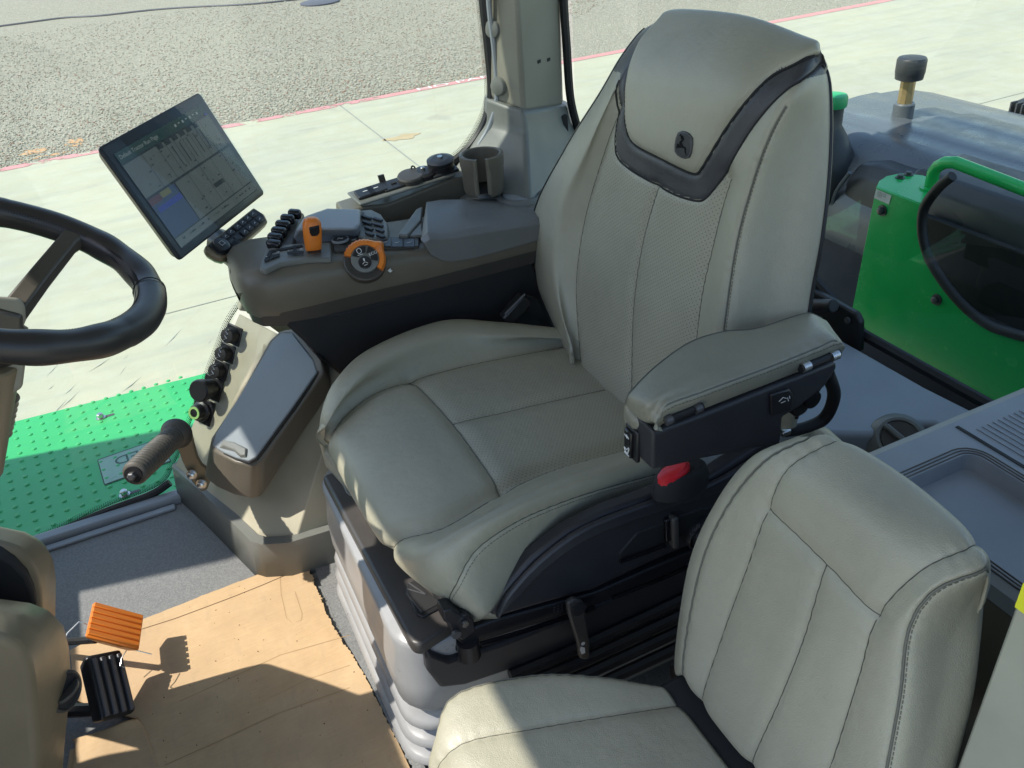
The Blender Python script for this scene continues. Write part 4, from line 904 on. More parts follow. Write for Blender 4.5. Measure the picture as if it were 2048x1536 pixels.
# gate plate with lever
gp = [(522, 520), (532, 498), (560, 490), (600, 486), (661, 484), (662, 516), (612, 518), (560, 526), (530, 540), (518, 536)]
gpl = M('taupe_grey').prism([T(x, y, .006) for x, y in gp], (0, 0, -.012)).build('gate_plate', body, bevel=.003)
gs = M('black_matte')
zg = .0068
for q in ([(529, 520), (539, 502), (604, 490), (606, 494), (545, 505), (535, 521)], [(528, 521), (541, 516), (540, 511), (560, 508), (559, 512), (530, 524)], [(574, 505), (586, 503), (586, 492), (592, 491), (594, 503), (608, 503), (607, 508), (575, 509)], [(614, 504), (642, 500), (642, 506), (618, 507)]):
    gs.prism([T(x, y, zg+.0002*len(gs.f)) for x, y in q], (0, 0, .0015))
gs.build('gate_slot', gpl, smooth=False)
for x, y, wd in ((556, 504, 5), (577, 501, 2), (602, 498, 5), (533, 513, 2)): M('icon_white').box(T(x, y, zg+.003), (1, 0, 0), (0, 1, 0), (0, 0, 1), wd*.0012, .0022, .0005).build('gate_mark', gpl, smooth=False)
tb = T(627, 502, .006)
up = unit(A3(.14, -.02, 1)); ax1 = unit(np.cross(A3(.1, 1, 0), up)); ay1 = np.cross(up, ax1)
lev = MB(); lev.mat('orange'); lp_ = []
for h, wx, wy, ox in ((-.004, .012, .011, 0), (.005, .0175, .014, 0), (.028, .0195, .016, 0), (.05, .0205, .017, 0), (.064, .0198, .016, .0), (.073, .016, .013, 0), (.077, .009, .008, 0)):
    lp_.append([tb+up*h+ax1*(wx*math.copysign(abs(math.cos(t))**.75, math.cos(t)))+ay1*(wy*math.copysign(abs(math.sin(t))**.75, math.sin(t))) for t in np.linspace(0, 2*math.pi, 25)[:-1]])
lv = lev.loft(lp_).build('shift_lever', co, angle=60)
fz = unit(-ay1); M('black_gloss').loft([[tb+up*(.053+b*.85)+ax1*(a*.8+.003)-ay1*d_ for a, b in ((-.015, .010), (.013, .014), (.013, -.006), (.006, -.014), (-.009, -.014), (-.013, -.006))] for d_ in (.010, .0188)]).build('thumb_switch', lv, bevel=.002)
# button row behind the dial
br = MB(); zr = .003
rowp = [T(x, y, zr) for x, y in ((666, 468), (716, 469), (762, 472), (800, 474), (838, 472), (838, 492), (770, 496), (700, 500), (668, 500))]
brp = M('taupe_dark').prism(rowp, (0, 0, -.03)).build('button_row', body, bevel=.002)
for x0_, x1_, y0_ in ((702, 713, 472), (718, 757, 473), (760, 782, 476), (784, 806, 477), (808, 829, 477)):
    a = [T(x0_, y0_, zr+.003), T(x1_, y0_+.5, zr+.003), T(x1_, y0_+16, zr+.003), T(x0_, y0_+16, zr+.003)]
    bq = M('button').prism(a, (0, 0, -.004)).build('button', brp, bevel=.001)
    if x1_-x0_ < 30: c_ = np.mean(a, 0); M('icon_white').tube([c_+A3(-.006, .002, .0006), c_+A3(0, -.001, .0006), c_+A3(.006, .002, .0006)], .0005, 4).build('icon', bq)
c_ = T(681, 481, zr+.001); rb_ = M('grey_top').lathe(c_, (0, 0, 1), [(.020, 0), (.020, .004), (.017, .005), (.0165, .003)], 28).build('round_button', brp)
M('button').lathe(c_, (0, 0, 1), [(.016, .0), (.016, .005)], 26).build('button_face', rb_)
M('icon_white').tube([c_+A3(-.007, -.002, .0055), c_+A3(-.002, .004, .0055), c_+A3(.001, -.002, .0055), c_+A3(.006, -.003, .0055)], .0006, 4).build('icon', rb_)
# vertical lid behind
M('taupe_grey').prism([T(x, y, .012) for x, y in ((796, 468), (832, 418), (845, 412), (842, 440), (815, 470))], (0, 0, -.012)).build('storage_flap', body, bevel=.003)
M('taupe_grey').prism([T(x, y, .008) for x, y in ((818, 471), (842, 444), (846, 470))], (0, 0, -.008)).build('storage_flap', body, bevel=.002)
# dial
dn = unit(A3(-.12, -.74, .66)); dc = K(730, 521, 1.716); dk_ = .76; du_, dw = perp(dn)
u0 = unit(A3(1, 0, 0)-dn*dn[0]); v0 = np.cross(dn, u0)
if v0[2] < 0: v0 = -v0
def Dl(r, a, h): return dc+(u0*math.cos(a)+v0*math.sin(a))*r*dk_+dn*h*dk_
bz_ = M('taupe_dark').lathe(dc, dn, [(.047, -.02), (.047, .003), (.044, .005), (.042, .004)], 40).build('dial_bezel', co)
dl = MB(); dl.mat('orange')
prof_ = []; nn_ = 72
for k in range(nn_+1):
    a = rad(-52+205*k/nn_); rb2 = .060+(.0016 if (k % 4) < 2 and a > rad(45) else 0)
    bmpk = .014*math.exp(-((math.degrees(a)-28)/13)**2)
    prof_.append([Dl(.040, a, .004), Dl(.041, a, .018+bmpk*.5), Dl(rb2-.006+bmpk*.6, a, .020+bmpk*.4), Dl(rb2+bmpk, a, .012), Dl(rb2+bmpk, a, .002)])
dl.loft(prof_).build('orange_ring', bz_, angle=45)
df = M('taupe_grey').lathe(dc, dn, [(.040*dk_, .004), (.040*dk_, .017*dk_), (.038*dk_, .018*dk_)], 36).build('dial_face', bz_)
for a0, a1, tx in ((68, 152, None), (-30, 58, 'ECO')):
    pts = [Dl(.037, rad(a0+(a1-a0)*k/10), .0185) for k in range(11)]+[Dl(.017, rad(a1-(a1-a0)*k/10), .0185) for k in range(11)]
    bb = M('black_plastic').prism(pts, dn*.0025).build('dial_button', df, bevel=.0008)
    am = rad((a0+a1)/2)
    if tx: M('icon_white').text(tx, Dl(.0275, rad(15), .0221), unit(u0+v0*.12), unit(v0-u0*.12), .0095).build('icon', bb, smooth=False)
    else:
        c_ = Dl(.027, am, .0222); M('icon_white').tube([c_+u0*.005*math.cos(t)+v0*.006*math.sin(t) for t in np.linspace(0, 6.283, 13)[:-1]], .0007, 5, closed=True).tube([c_-u0*.006-v0*.009, c_+u0*.006-v0*.009], .0007, 5).build('icon', bb)
cb = M('black_plastic').lathe(Dl(.012, rad(-110), 0)+dn*.001, dn, [(.0145, .006), (.0145, .0145), (.013, .0155), (.011, .0148)], 28).build('dial_button', df)
c_ = Dl(.012, rad(-110), 0)+dn*.0165; M('icon_white').tube([c_-u0*.006-v0*.003, c_+v0*.001, c_+u0*.006-v0*.004], .0006, 5).tube([c_-u0*.004-v0*.007, c_+u0*.004-v0*.006], .0006, 5).box(c_+v0*.006, u0, v0, dn, .003, .006, .0008).build('icon', cb)
M('icon_white').prism([K(x, y, 1.715) for x, y in ((775, 541), (781, 536), (782, 540), (785, 541), (780, 545))], (0, -.0012, 0)).build('arrow_mark', body, smooth=False)

# ================================================================== DISPLAY
dispp = A3(.1162, 2.0397, .8998); DW = unit(A3(.6824, .7294, .0469)); DU = A3(-.3125, .2333, .9208); DU = unit(DU-DW*(DU@DW)); DN = np.cross(DW, DU)
ds = thing('display', 'large dark touchscreen display tilted on an arm above the front of the control console', 'screen', dispp)
def Q(x, y, h=0): return dispp+DW*x+DU*y+DN*h       # x: -0.18..0.18, y: -0.135..0.135
def rr2(w_, h_, r, z, n=5):
    out = []
    for cx, cy, a0 in ((w_/2-r, h_/2-r, 0), (-w_/2+r, h_/2-r, 90), (-w_/2+r, -h_/2+r, 180), (w_/2-r, -h_/2+r, 270)):
        for k in range(n+1): a = rad(a0+90*k/n); out.append(Q(cx+r*math.cos(a), cy+r*math.sin(a), z))
    return out
M('shroud').loft([rr2(.30, .21, .02, -.042), rr2(.345, .262, .014, -.022), rr2(.357, .268, .010, -.006)]).build('back_cover', ds, bevel=.002)
bz2 = M('black_plastic').loft([rr2(.362, .273, .010, -.0062), rr2(.362, .273, .010, -.001), rr2(.358, .269, .009, 0)]).build('bezel', ds, bevel=.0008)
ui = MB()
def R2(m, x0, y0, x1, y1, z): z *= 3; ui.mat(m).quad([Q(x0, y0, z), Q(x1, y0, z), Q(x1, y1, z), Q(x0, y1, z)])
X0, X1, Y0, Y1 = -.158, .160, -.118, .112
R2('ui_dark', X0, Y0, X1, Y1, .0006)
R2('ui_green', X0, .088, X1, Y1, .0009); R2('ui_page', X0, .006, X1, .084, .0009); R2('ui_page', -.060, -.092, X1, .001, .0009)
R2('ui_page', X0, -.116, X1, -.095, .0009); R2('ui_blue', X0, -.092, -.063, .001, .0009); R2('ui_bluebright', X0+.01, -.034, -.066, -.022, .0012)
R2('ui_yellow', -.118, -.012, -.085, .001, .0012); R2('ui_red', X0, -.014, -.120, .001, .0012)
ui.mat('ui_text').text('Default Tractor Run Page', Q(-.088, .100, .0042), DW, DU, .0125)
for x in (-.095, -.045, -.018, .010, .037, .064, .092, .118): R2('ui_dark', x, .006, x+.0012, .084, .0013)
for x in (-.012, .034, .080, .122): R2('ui_dark', x, -.092, x+.0012, .001, .0013)
for i in range(6): R2('ui_dark', -.044+i*.027, .074, -.026+i*.027, .086, .0015)
for i in range(5): R2('ui_dark', -.006+i*.027, .020, -.003+i*.027, .068, .0015)
for i in range(7): R2('ui_text', .040+i*.014, .097+.003*(i % 2), .046+i*.014, .103, .0014)
for k in range(95):
    x = random.uniform(X0+.006, X1-.012); y = random.choice([random.uniform(.010, .070), random.uniform(-.088, -.006), -.105])
    if y < 0 and y > -.09 and x < -.058: continue
    R2('ui_dark', x, y, x+random.uniform(.002, .009), y+random.uniform(.0014, .004), .0016)
R2('ui_dark', .038, -.058, .076, -.048, .0018); R2('ui_bluebright', .146, .086, .158, .091, .0014)
scr = ui.build('screen', bz2, smooth=False, fixn=False)
M('screen_glass').quad([Q(-.178, -.132, .0066), Q(.178, -.132, .0066), Q(.178, .132, .0066), Q(-.178, .132, .0066)]).build('cover_glass', bz2, smooth=False)
# key strip below the screen
kc = dispp+DW*.012-DU*.166+DN*.004; KT = unit(DN+DU*.55); KU = unit(np.cross(KT, DW)); KU = KU if KU@DU > 0 else -KU
def Kq(x, y, h): return kc+DW*x+KU*y+KT*h
ks = M('shroud').loft([[Kq(x*a, y*a, h) for x, y in ((-.105, -.012), (-.095, -.028), (.10, -.028), (.115, -.008), (.112, .022), (-.10, .022), (-.108, .012))] for a, h in ((.85, -.035), (1, -.015), (1, .0))]).build('key_strip', ds, bevel=.004)
M('black_plastic').loft([[Kq(x, y, h) for x, y in ((-.098, -.010), (-.088, -.023), (.095, -.023), (.108, -.006), (.105, .018), (-.094, .018))] for h in (.0, .004)]).build('key_panel', ks, bevel=.002)
for i in range(6):
    for j in range(2):
        x = -.042+i*.023+(.006 if i > 1 else 0); y = .008-j*.020
        bq = M('button').box(Kq(x, y, .006), DW, KU, KT, .020, .015, .006).build('key', ks, bevel=.002)
        if j == 0 or i > 1: M('icon_white').tube([Kq(x-.003, y-.002, .0095), Kq(x+.002, y+.002, .0095), Kq(x+.004, y-.001, .0095)], .0006, 4).build('icon', bq)
rk = M('button').lathe(Kq(-.072, -.002, .003), KT, [(.019, 0), (.019, .008), (.016, .010)], 26).build('round_key', ks)
M('icon_white').tube([Kq(-.078, -.006, .0135), Kq(-.066, -.006, .0135), Kq(-.066, .004, .0135), Kq(-.078, .004, .0135)], .0006, 4, closed=True).build('icon', rk)
am = MB(); am.mat('black_plastic')
a0_, a1_ = Kq(.0, -.0, -.03), A3(.165, 1.86, .715)
am.tube([a0_-A3(.03, -.02, 0), a0_*.55+a1_*.45-A3(0, 0, .01), a1_], [.034, .034, .036], 10).build('support_arm', ds, bevel=.004)

# ================================================================== STEERING WHEEL and COLUMN
sc_ = .19/.22; WC = CC+(A3(-.2307, 1.4309, .9921)-CC)*sc_
th, ph = rad(27.3), rad(-12.6); WN = A3(math.sin(th)*math.cos(ph), math.sin(th)*math.sin(ph), math.cos(th)); WU = unit(A3(-1, 0, 0)-WN*(-WN[0])); WV = np.cross(WN, WU)
st_ = thing('steering_column', 'dark leather steering wheel on its beige column, cut by the left edge', 'steering wheel', WC)
def Wp(r, a, h=0): return WC+(WU*math.cos(a)+WV*math.sin(a))*r+WN*h
nR = 160; rimv = []
for k in range(nR):
    a = 2*math.pi*k/nR; loop = []
    rt = .0212+.0009*math.sin(a*15)*(1 if math.sin(a*4) > -.2 else .2)
    for j in range(18):
        b = 2*math.pi*j/18; q = rt*(1+.05*math.cos(2*b)); groove = 0
        if abs((b-math.pi*1.0+math.pi) % (2*math.pi)-math.pi) < .3: q *= .95
        loop.append(Wp(.19+q*math.cos(b), a, q*1.05*math.sin(b)))
    rimv.append(loop)
rimv.append(rimv[0]); rimo = M('wheel_leather').loft(rimv, False, False).build('rim', st_, angle=180)
# stitching along the inner-lower side of the rim
sg = M('stitch')
sg.mat('black_matte')
for k in range(300):
    a = 2*math.pi*k/300
    p0 = Wp(.19-.0205*math.cos(.55), a, .0212*math.sin(.55)+.002); p1 = Wp(.19-.0214*math.cos(.15), a+.012, .003)
    sg.tube([p0, p1], .0009, 4)
sg.build('stitching', rimo, smooth=False, fixn=False)
for a in (rad(-12),): pass
sa = [k for k in range(0)]
for name_a in (128, -128+360, 0):
    a = rad(name_a)
for px, py in ((140, 478), (-700, 700), (-260, 380)):
    q = unp(px, py, WN, WN@WC); d = q-WC; a = math.atan2(d@WV, d@WU)
    t_ = A3(0, 0, 0)+(-WU*math.sin(a)+WV*math.cos(a)); r_ = WU*math.cos(a)+WV*math.sin(a)
    lo_ = []
    for r, w_, h, dp in ((.184, .046, .004, .017), (.160, .034, -.006, .016), (.10, .036, -.045, .018), (.045, .040, -.085, .02)):
        c_ = WC+r_*r+WN*h
        lo_.append([c_+t_*w_*.5-WN*dp*.3, c_+t_*w_*.35+WN*dp*.7, c_-t_*w_*.35+WN*dp*.7, c_-t_*w_*.5-WN*dp*.3, c_-t_*w_*.3-WN*dp, c_+t_*w_*.3-WN*dp])
    M('dark_shroud').loft(lo_).build('spoke', st_, bevel=.003)
a = math.atan2((unp(313, 585, WN, WN@WC)-WC)@WV, (unp(313, 585, WN, WN@WC)-WC)@WU)
M('black_matte').tube([Wp(.19+.0222*math.cos(b), a, .0230*math.sin(b)) for b in np.linspace(0, 6.283, 25)[:-1]], .0009, 5, closed=True).build('joint_line', rimo)
M('wheel_leather').lathe(WC-WN*.105, WN, [(.045, -.02), (.052, .0), (.046, .014), (.03, .020)], 30).build('hub', st_)
sc2 = st_
ct = WC-WN*.13
M('shroud').loft([[ct+WU*.045*math.cos(t)+WV*.06*math.sin(t)-WN*h for t in np.linspace(0, 6.283, 21)[:-1]] for h in (0, .05, .13, .20)]).build('column_cover', sc2, bevel=.004)
M('dark_shroud').tube([ct-WN*.12, ct-WN*.24+A3(-.10, 0, 0), A3(-.86, 1.22, .40)], [.045, .055, .09], 16).build('column_shaft', sc2)
cbm = M('pillar_beige').loft([[p for p in (PY(x, y, yy) for x, y in ((-60, 585), (-10, 592), (40, 596), (50, 610), (52, 640), (44, 660), (52, 700), (50, 735), (45, 775), (20, 790), (-60, 800)))] for yy in (1.22, 1.32)]); cbm.build('column_shroud', sc2, bevel=.02, seg=4)
M('dark_shroud').prism([PY(x, y, 1.215) for x, y in ((-60, 618), (0, 620), (46, 632), (45, 660), (60, 664), (40, 690), (-60, 690))], (0, .02, 0)).build('stalk_cover', sc2, bevel=.006)
bt = MB(); bt.mat('shroud'); c0, c1 = PY(-8, 790, 1.27), PY(-20, 850, 1.27)
bt.lathe(c0, unit(c1-c0), [((.026 if i % 2 else .031), i*.005) for i in range(14)], 26); bt.build('ribbed_boot', sc2, angle=60)
# ---- front console at the lower left (nearest the camera)
fc = thing('steering_console', 'dark beige moulded steering console in the lower left corner with round vent on its side', 'console', (-.6, 1.2, 0))
yF = 1.24
def sl_(pts, yy, z=None): return [PY(x, y, yy) for x, y in pts]
near_o = [(-260, 1190), (-60, 1195), (0, 1198), (60, 1206), (105, 1222), (128, 1250), (138, 1290), (141, 1340), (136, 1420), (128, 1500), (120, 1640), (-260, 1640)]
la = sl_([(-260, 1250), (-60, 1262), (0, 1272), (40, 1290), (62, 1330), (66, 1370), (72, 1430), (76, 1480), (78, 1500), (78, 1560), (78, 1700), (-260, 1700)], 1.00)
lb = sl_([(-260, 1205), (-60, 1212), (0, 1220), (45, 1232), (80, 1252), (100, 1290), (108, 1340), (110, 1400), (108, 1450), (104, 1520), (100, 1650), (-260, 1650)], 1.06)
lc = sl_(near_o, 1.12)
ld2 = [PY(x-8, y+12, 1.22) for x, y in near_o]
M('shroud').loft([la, lb, lc, ld2]).build('console_body', fc, bevel=.012, seg=4, angle=60)
up_o = [(-260, 1030), (-40, 1045), (0, 1052), (50, 1062), (88, 1082), (106, 1115), (112, 1160), (111, 1215), (108, 1290), (-260, 1290)]
M('shroud').loft([sl_([(-260, 1070), (-40, 1075), (0, 1085), (35, 1098), (60, 1120), (72, 1150), (78, 1180), (80, 1215), (80, 1300), (-260, 1300)], 1.23), sl_(up_o, 1.29), [PY(x-5, y+10, 1.36) for x, y in up_o], [PY(x-16, y+26, 1.46) for x, y in up_o]]).build('console_wing', fc, bevel=.012, seg=4, angle=60)
M('taupe').bx(-.98, -.80, .92, 1.41, 0, 1.32).build('floor_shade_block', fc, bevel=.05, seg=3)  # unseen block added to shade the lower part of the cardboard
M('black_matte').prism(sl_([(-260, 1105), (0, 1108), (30, 1128), (55, 1155), (68, 1185), (75, 1215), (-260, 1240)], 1.21), (0, .05, 0)).build('open_pocket', fc, bevel=.006)
vn = unit(A3(.75, -.62, .1)); vc = PY(128, 1382, 1.095)
vb = M('taupe_dark').lathe(vc, vn, [(.032, -.01), (.032, .004), (.028, .007), (.026, .003)], 30).build('vent_ring', fc)
M('black_matte').lathe(vc, vn, [(.026, .0), (.026, .0035)], 28).build('vent_opening', vb)
vu = unit(A3(0, 0, 1)-vn*vn[2]); vw = np.cross(vn, vu)
M('taupe_dark').loft([[vc+vu*(.0+d_)+vw*.023*math.cos(t)+vn*(.004+.016*math.sin(t)) for t in np.linspace(0, math.pi, 13)] for d_ in (-.003, .003)]).build('vent_flap', vb, bevel=.001)

# ================================================================== FLOOR LEVEL THINGS
# cardboard sheets
cb = thing('cardboard_sheet', 'flattened brown cardboard sheet on the cab floor with a cut handle slot', 'cardboard', (-.05, 1.3, 0))
edge_px = [(290, 1237), (380, 1201), (450, 1174), (520, 1147), (560, 1131), (607, 1108), (614, 1133), (625, 1152), (632, 1178), (644, 1196), (650, 1222), (664, 1248), (676, 1268), (684, 1285), (700, 1300), (716, 1330), (735, 1362), (752, 1398), (768, 1430), (788, 1470), (806, 1500), (826, 1540), (850, 1600)]
rag = []
P_ = [PZ(x, y, .012) for x, y in edge_px]
for i in range(len(P_)-1):
    n_ = 10 if i > 4 else 6
    for k in range(n_):
        t = k/n_; p = P_[i]*(1-t)+P_[i+1]*t; d = unit(P_[i+1]-P_[i]); nrm_ = A3(-d[1], d[0], 0)
        rag.append(p+nrm_*random.gauss(0, .0014 if i > 4 else .0007))
rag.append(P_[-1])
back_ = [PZ(x, y, .012) for x, y in ((880, 1700), (500, 1900), (100, 1750), (140, 1500), (280, 1440), (150, 1400), (140, 1300), (170, 1285))]
sheet_pts = rag+back_
M('cardboard').prism(sheet_pts, (0, 0, -.005)).build('board', cb, smooth=False)
cr = MB(); cr.mat('card_edge')
def line_on(pts, z, w_, mb_):
    P = [PZ(x, y, z) for x, y in pts]
    for i in range(len(P)-1):
        d = unit(P[i+1]-P[i]); n_ = A3(-d[1], d[0], 0)*w_
        mb_.quad([P[i]-n_, P[i+1]-n_, P[i+1]+n_, P[i]+n_])
line_on([(284, 1258), (350, 1237), (420, 1211), (470, 1192), (520, 1172), (560, 1155), (611, 1134), (607, 1112)], .0125, .0011, cr)
cr.build('cut_line', cb, smooth=False, fixn=False)
plastic('crease', (.36, .235, .115), .9, 0)
cr = MB(); cr.mat('crease')
line_on([(358, 1403), (470, 1352), (560, 1310), (700, 1270)], .0125, .0008, cr); line_on([(540, 1395), (620, 1357), (700, 1330)], .0125, .0005, cr)
line_on([(330, 1530), (420, 1490), (560, 1425), (700, 1375)], .0125, .0009, cr); line_on([(560, 1146), (562, 1186), (573, 1236), (583, 1244)], .0125, .0005, cr)
line_on([(590, 1183), (604, 1226), (603, 1240), (592, 1244)], .0125, .0006, cr)
line_on([(275, 1433), (290, 1500), (300, 1560)], .0125, .0007, cr)
cr.build('creases', cb, smooth=False, fixn=False)
dbm = MB(); dbm.mat('card_edge')
for k in range(70):
    x, y = random.uniform(300, 800), random.uniform(1150, 1530); p = PZ(x, y, .0122)
    if x > 600+(y-1110)*.5: continue
    r_ = random.uniform(.0006, .0018); dbm.add([tuple(p+A3(*q)*r_*random.uniform(.6, 1.3)) for q in ico], icf)
ob_ = dbm.build('grit', cb, smooth=False, fixn=False); ob_['kind'] = 'stuff'
c2_ = thing('cardboard_flap', 'torn curled cardboard piece near the black pedal in the lower left', 'cardboard', (-.5, 1.4, 0))
fpx = [[(145, 1478, .0145), (200, 1462, .03), (250, 1442, .03), (276, 1438, .014)], [(150, 1500, .02), (200, 1490, .026), (255, 1475, .02), (290, 1460, .014)], [(135, 1560, .014), (200, 1560, .015), (270, 1555, .014), (320, 1545, .013)]]
G = cr_axis(np.array([[PZ(*q) for q in r] for r in fpx]), 8); G = np.transpose(cr_axis(np.transpose(G, (1, 0, 2)), 8), (1, 0, 2))
fo_ = M('cardboard').grid(G).build('board', c2_, fixn=False); sd = fo_.modifiers.new('t', 'SOLIDIFY'); sd.thickness = .004; sd.offset = -1
c3_ = M('floor_rubber').prism([PZ(x, y, .012) for x, y in ((622, 1118), (668, 1095), (700, 1210), (800, 1420), (870, 1580), (850, 1600), (740, 1365), (680, 1262))], (0, 0, -.011)).build('floor_mat', smooth=False)
tag(c3_, 'strip of grey floor mat showing between cardboard edge and seat bellows', 'mat')
# raised sill trim along the window
sill = thing('window_sill', 'grey raised floor trim running along the bottom of the right window', 'sill', (-.4, 2.09, 0))
M('grey_top').bx(-1.3, -.10, 2.078, 2.118, -.02, .022).build('trim', sill, bevel=.008, seg=3)
M('grey_top').bx(-1.3, -.165, 2.050, 2.073, 0, .008).build('trim_step', sill, bevel=.003)
# kick trim at the foot of the side panel
kt = thing('side_console', 'beige side console right of the driver seat carrying sockets and a lidded storage box', 'panel', (.1, 1.9, 0))
kz = .105
tops = [(343, 921), (405, 985), (471, 1050), (506, 1084), (524, 1089), (576, 1086), (650, 1064), (780, 1020)]
topp = [PZ(x, y, kz) for i, (x, y) in enumerate(tops)]
topp = [A3(p[0], min(p[1], 2.105), p[2]) for p in topp]
lowp = [A3(p[0], p[1], 0)+A3(-.012, -.010, 0) for p in topp]
NK = len(topp)
kl = lowp; ktp = topp
t_in = [p+A3(.014, .016, .0) for p in ktp]
kick = MB(); kick.mat('taupe_grey'); kick.grid(np.array([kl, ktp, t_in, [p+A3(.0, .0, -.06) for p in t_in]]))
ko = kick.build('kick_trim', kt, fixn=False, angle=50); sd = ko.modifiers.new('t', 'SOLIDIFY'); sd.thickness = .004; sd.offset = -1
# main panel: front-left face, nose edge, near face
A_ = lambda x, y, yy: PY(x, y, yy)
# key vertices
v_tl = A_(478, 628, 2.10); v_bl = A_(345, 945, 2.10)-A3(0, 0, .0)      # along the window
n_top = A_(555, 668, 1.985); n_bot = topp[3]+A3(.012, .012, -.01)       # nose ridge
f_top = A_(700, 720, 1.74); f_bot = topp[5]+A3(.02, .012, -.01); f_top2 = A_(820, 640, 1.74); f_bot2 = topp[7]+A3(.0, .02, -.01)
mid_l = A_(405, 800, 2.10); mid_n = n_top*.5+n_bot*.5
mpn = MB(); mpn.mat('beige_panel')
colA = [v_tl, v_tl*.5+v_bl*.5, v_bl, v_bl-A3(0, 0, .1)]
colB = [v_tl*.3+n_top*.7+A3(-.012, 0, .012), (v_tl+v_bl)*.15+(n_top+n_bot)*.35+A3(-.01, 0, 0), topp[2]*.85+topp[1]*.15+A3(.012, .014, -.005), topp[2]+A3(.012, .014, -.08)]
colC = [n_top, n_top*.5+n_bot*.5, n_bot, n_bot-A3(0, 0, .08)]
colD = [f_top, f_top*.5+f_bot*.5, f_bot, f_bot-A3(0, 0, .08)]
colE = [f_top2, f_top2*.5+f_bot2*.5, f_bot2, f_bot2-A3(0, 0, .08)]
mpn.grid(np.transpose(np.array([colA, colB, colC, colD, colE]), (1, 0, 2)))
po = mpn.build('panel_skin', kt, fixn=False, angle=20); sd = po.modifiers.new('t', 'SOLIDIFY'); sd.thickness = .006; sd.offset = -1
bv = po.modifiers.new('b', 'BEVEL'); bv.width = .012; bv.segments = 3; bv.limit_method = 'ANGLE'; bv.angle_limit = rad(15)
M('beige_panel').prism([A_(x, y, 2.09) for x, y in ((478, 622), (500, 625), (560, 668), (640, 690), (640, 640), (520, 600), (484, 600))], (0, .03, 0)).build('panel_top', kt, bevel=.004)
# storage box
bp = MB(); bp.mat('box_taupe')
tz = [(420, 893, 1.80), (438, 905, 1.75), (470, 922, 1.70), (503, 932, 1.67), (522, 925, 1.665), (600, 815, 1.68), (650, 745, 1.69), (640, 718, 1.71), (590, 655, 1.86), (560, 660, 1.93), (540, 680, 1.95), (480, 790, 1.87), (424, 872, 1.815)]
tl = [PY(*q) for q in tz]
cen = np.mean(tl, 0)
bz3 = [PY(x, y, yy) for x, y, yy in ((408, 955, 1.84), (432, 975, 1.79), (466, 990, 1.74), (505, 1000, 1.705), (524, 994, 1.70), (610, 860, 1.74), (665, 780, 1.76), (660, 740, 1.80), (600, 700, 1.95), (565, 700, 2.0), (545, 700, 2.02), (480, 830, 1.95), (415, 935, 1.87))]
bo = bp.loft([bz3, tl]).build('storage_box', kt, bevel=.008, seg=3)
lnn = np.linalg.svd(np.array(tl)-cen)[2][2]; lnn = lnn if lnn@(CC-cen) > 0 else -lnn
lid_px = [(428, 893), (448, 906), (475, 918), (500, 924), (514, 916), (590, 812), (637, 745), (630, 722), (588, 668), (566, 668), (548, 684), (490, 782), (436, 868)]
def LP(x, y, h=0): return unp(x, y, lnn, lnn@cen+h)
lid = M('lid_grey').prism([LP(x, y, .004) for x, y in lid_px], lnn*.006).build('lid', bo, bevel=.003, seg=3)
gr_ = M('black_matte').tube([LP(x, y, .003) for x, y in lid_px], .0035, 6, closed=True).build('lid_gap', bo)
M('taupe_grey').loft([[LP(x, y, h) for x, y in q] for h, q in ((.008, ((437, 897), (445, 880), (468, 884), (497, 898), (495, 917), (482, 917), (470, 905))), (.018, ((446, 890), (450, 880), (468, 885), (490, 897), (489, 909), (480, 910), (468, 899))))]).build('latch', lid, bevel=.002)
# sockets down the window side
for x, y, r_, kind in ((465, 670, .025, 0), (452, 706, .024, 0), (439, 740, .024, 0), (423, 776, .031, 1), (404, 822, .034, 2)):
    c_ = PY(x, y, 2.06); an = unit(A3(-.55, -.55, .35)); 
    au = unit(A3(.35, .0, .9)-an*(A3(.35, .0, .9)@an)); av = np.cross(an, au)
    pl = M('black_plastic').box(c_-an*.004+av*.006*0, av, au, an, r_*1.9, r_*2.0, .006).build('socket', kt, bevel=.002)
    if kind == 0:
        M('black_matte').lathe(c_, an, [(r_*.8, 0), (r_*.8, .018), (r_*.72, .024), (r_*.4, .026)], 22).build('socket_cap', pl)
        M('steel').tube([c_+an*.026+au*.006*k_+av*.004*(-1)**k_ for k_ in range(-2, 4)], .0014, 5).build('chain', pl)
    elif kind == 1:
        M('black_plastic').lathe(c_-an*.01, an, [(r_*.75, 0), (r_*.8, .03), (r_*.72, .034), (r_*.72, .04), (r_*.95, .042), (r_*.95, .060), (r_*.85, .064)], 26).build('socket_cap', pl)
        M('black_plastic').tube([c_+au*r_*.5+an*.02, c_-au*r_*.2+av*r_*1.0+an*.02], .005, 6).build('tether', pl)
    else:
        o_ = M('black_plastic').lathe(c_-an*.005, an, [(r_*.85, 0), (r_*.85, .010), (r_*.6, .016), (r_*.6, .034), (r_*.45, .036)], 9).build('socket_ring', pl, bevel=.002)
        M('lime').lathe(c_+an*.0305, an, [(r_*.50, 0), (r_*.50, .002), (r_*.33, .002), (r_*.33, 0)], 24).build('lime_ring', o_)
        for k_ in range(4): M('dark_steel').lathe(c_+(av*(1 if k_ % 2 else -1)+au*(1 if k_ > 1 else -1))*r_*.78, an, [(.004, 0), (.004, .005)], 8).build('screw', pl)
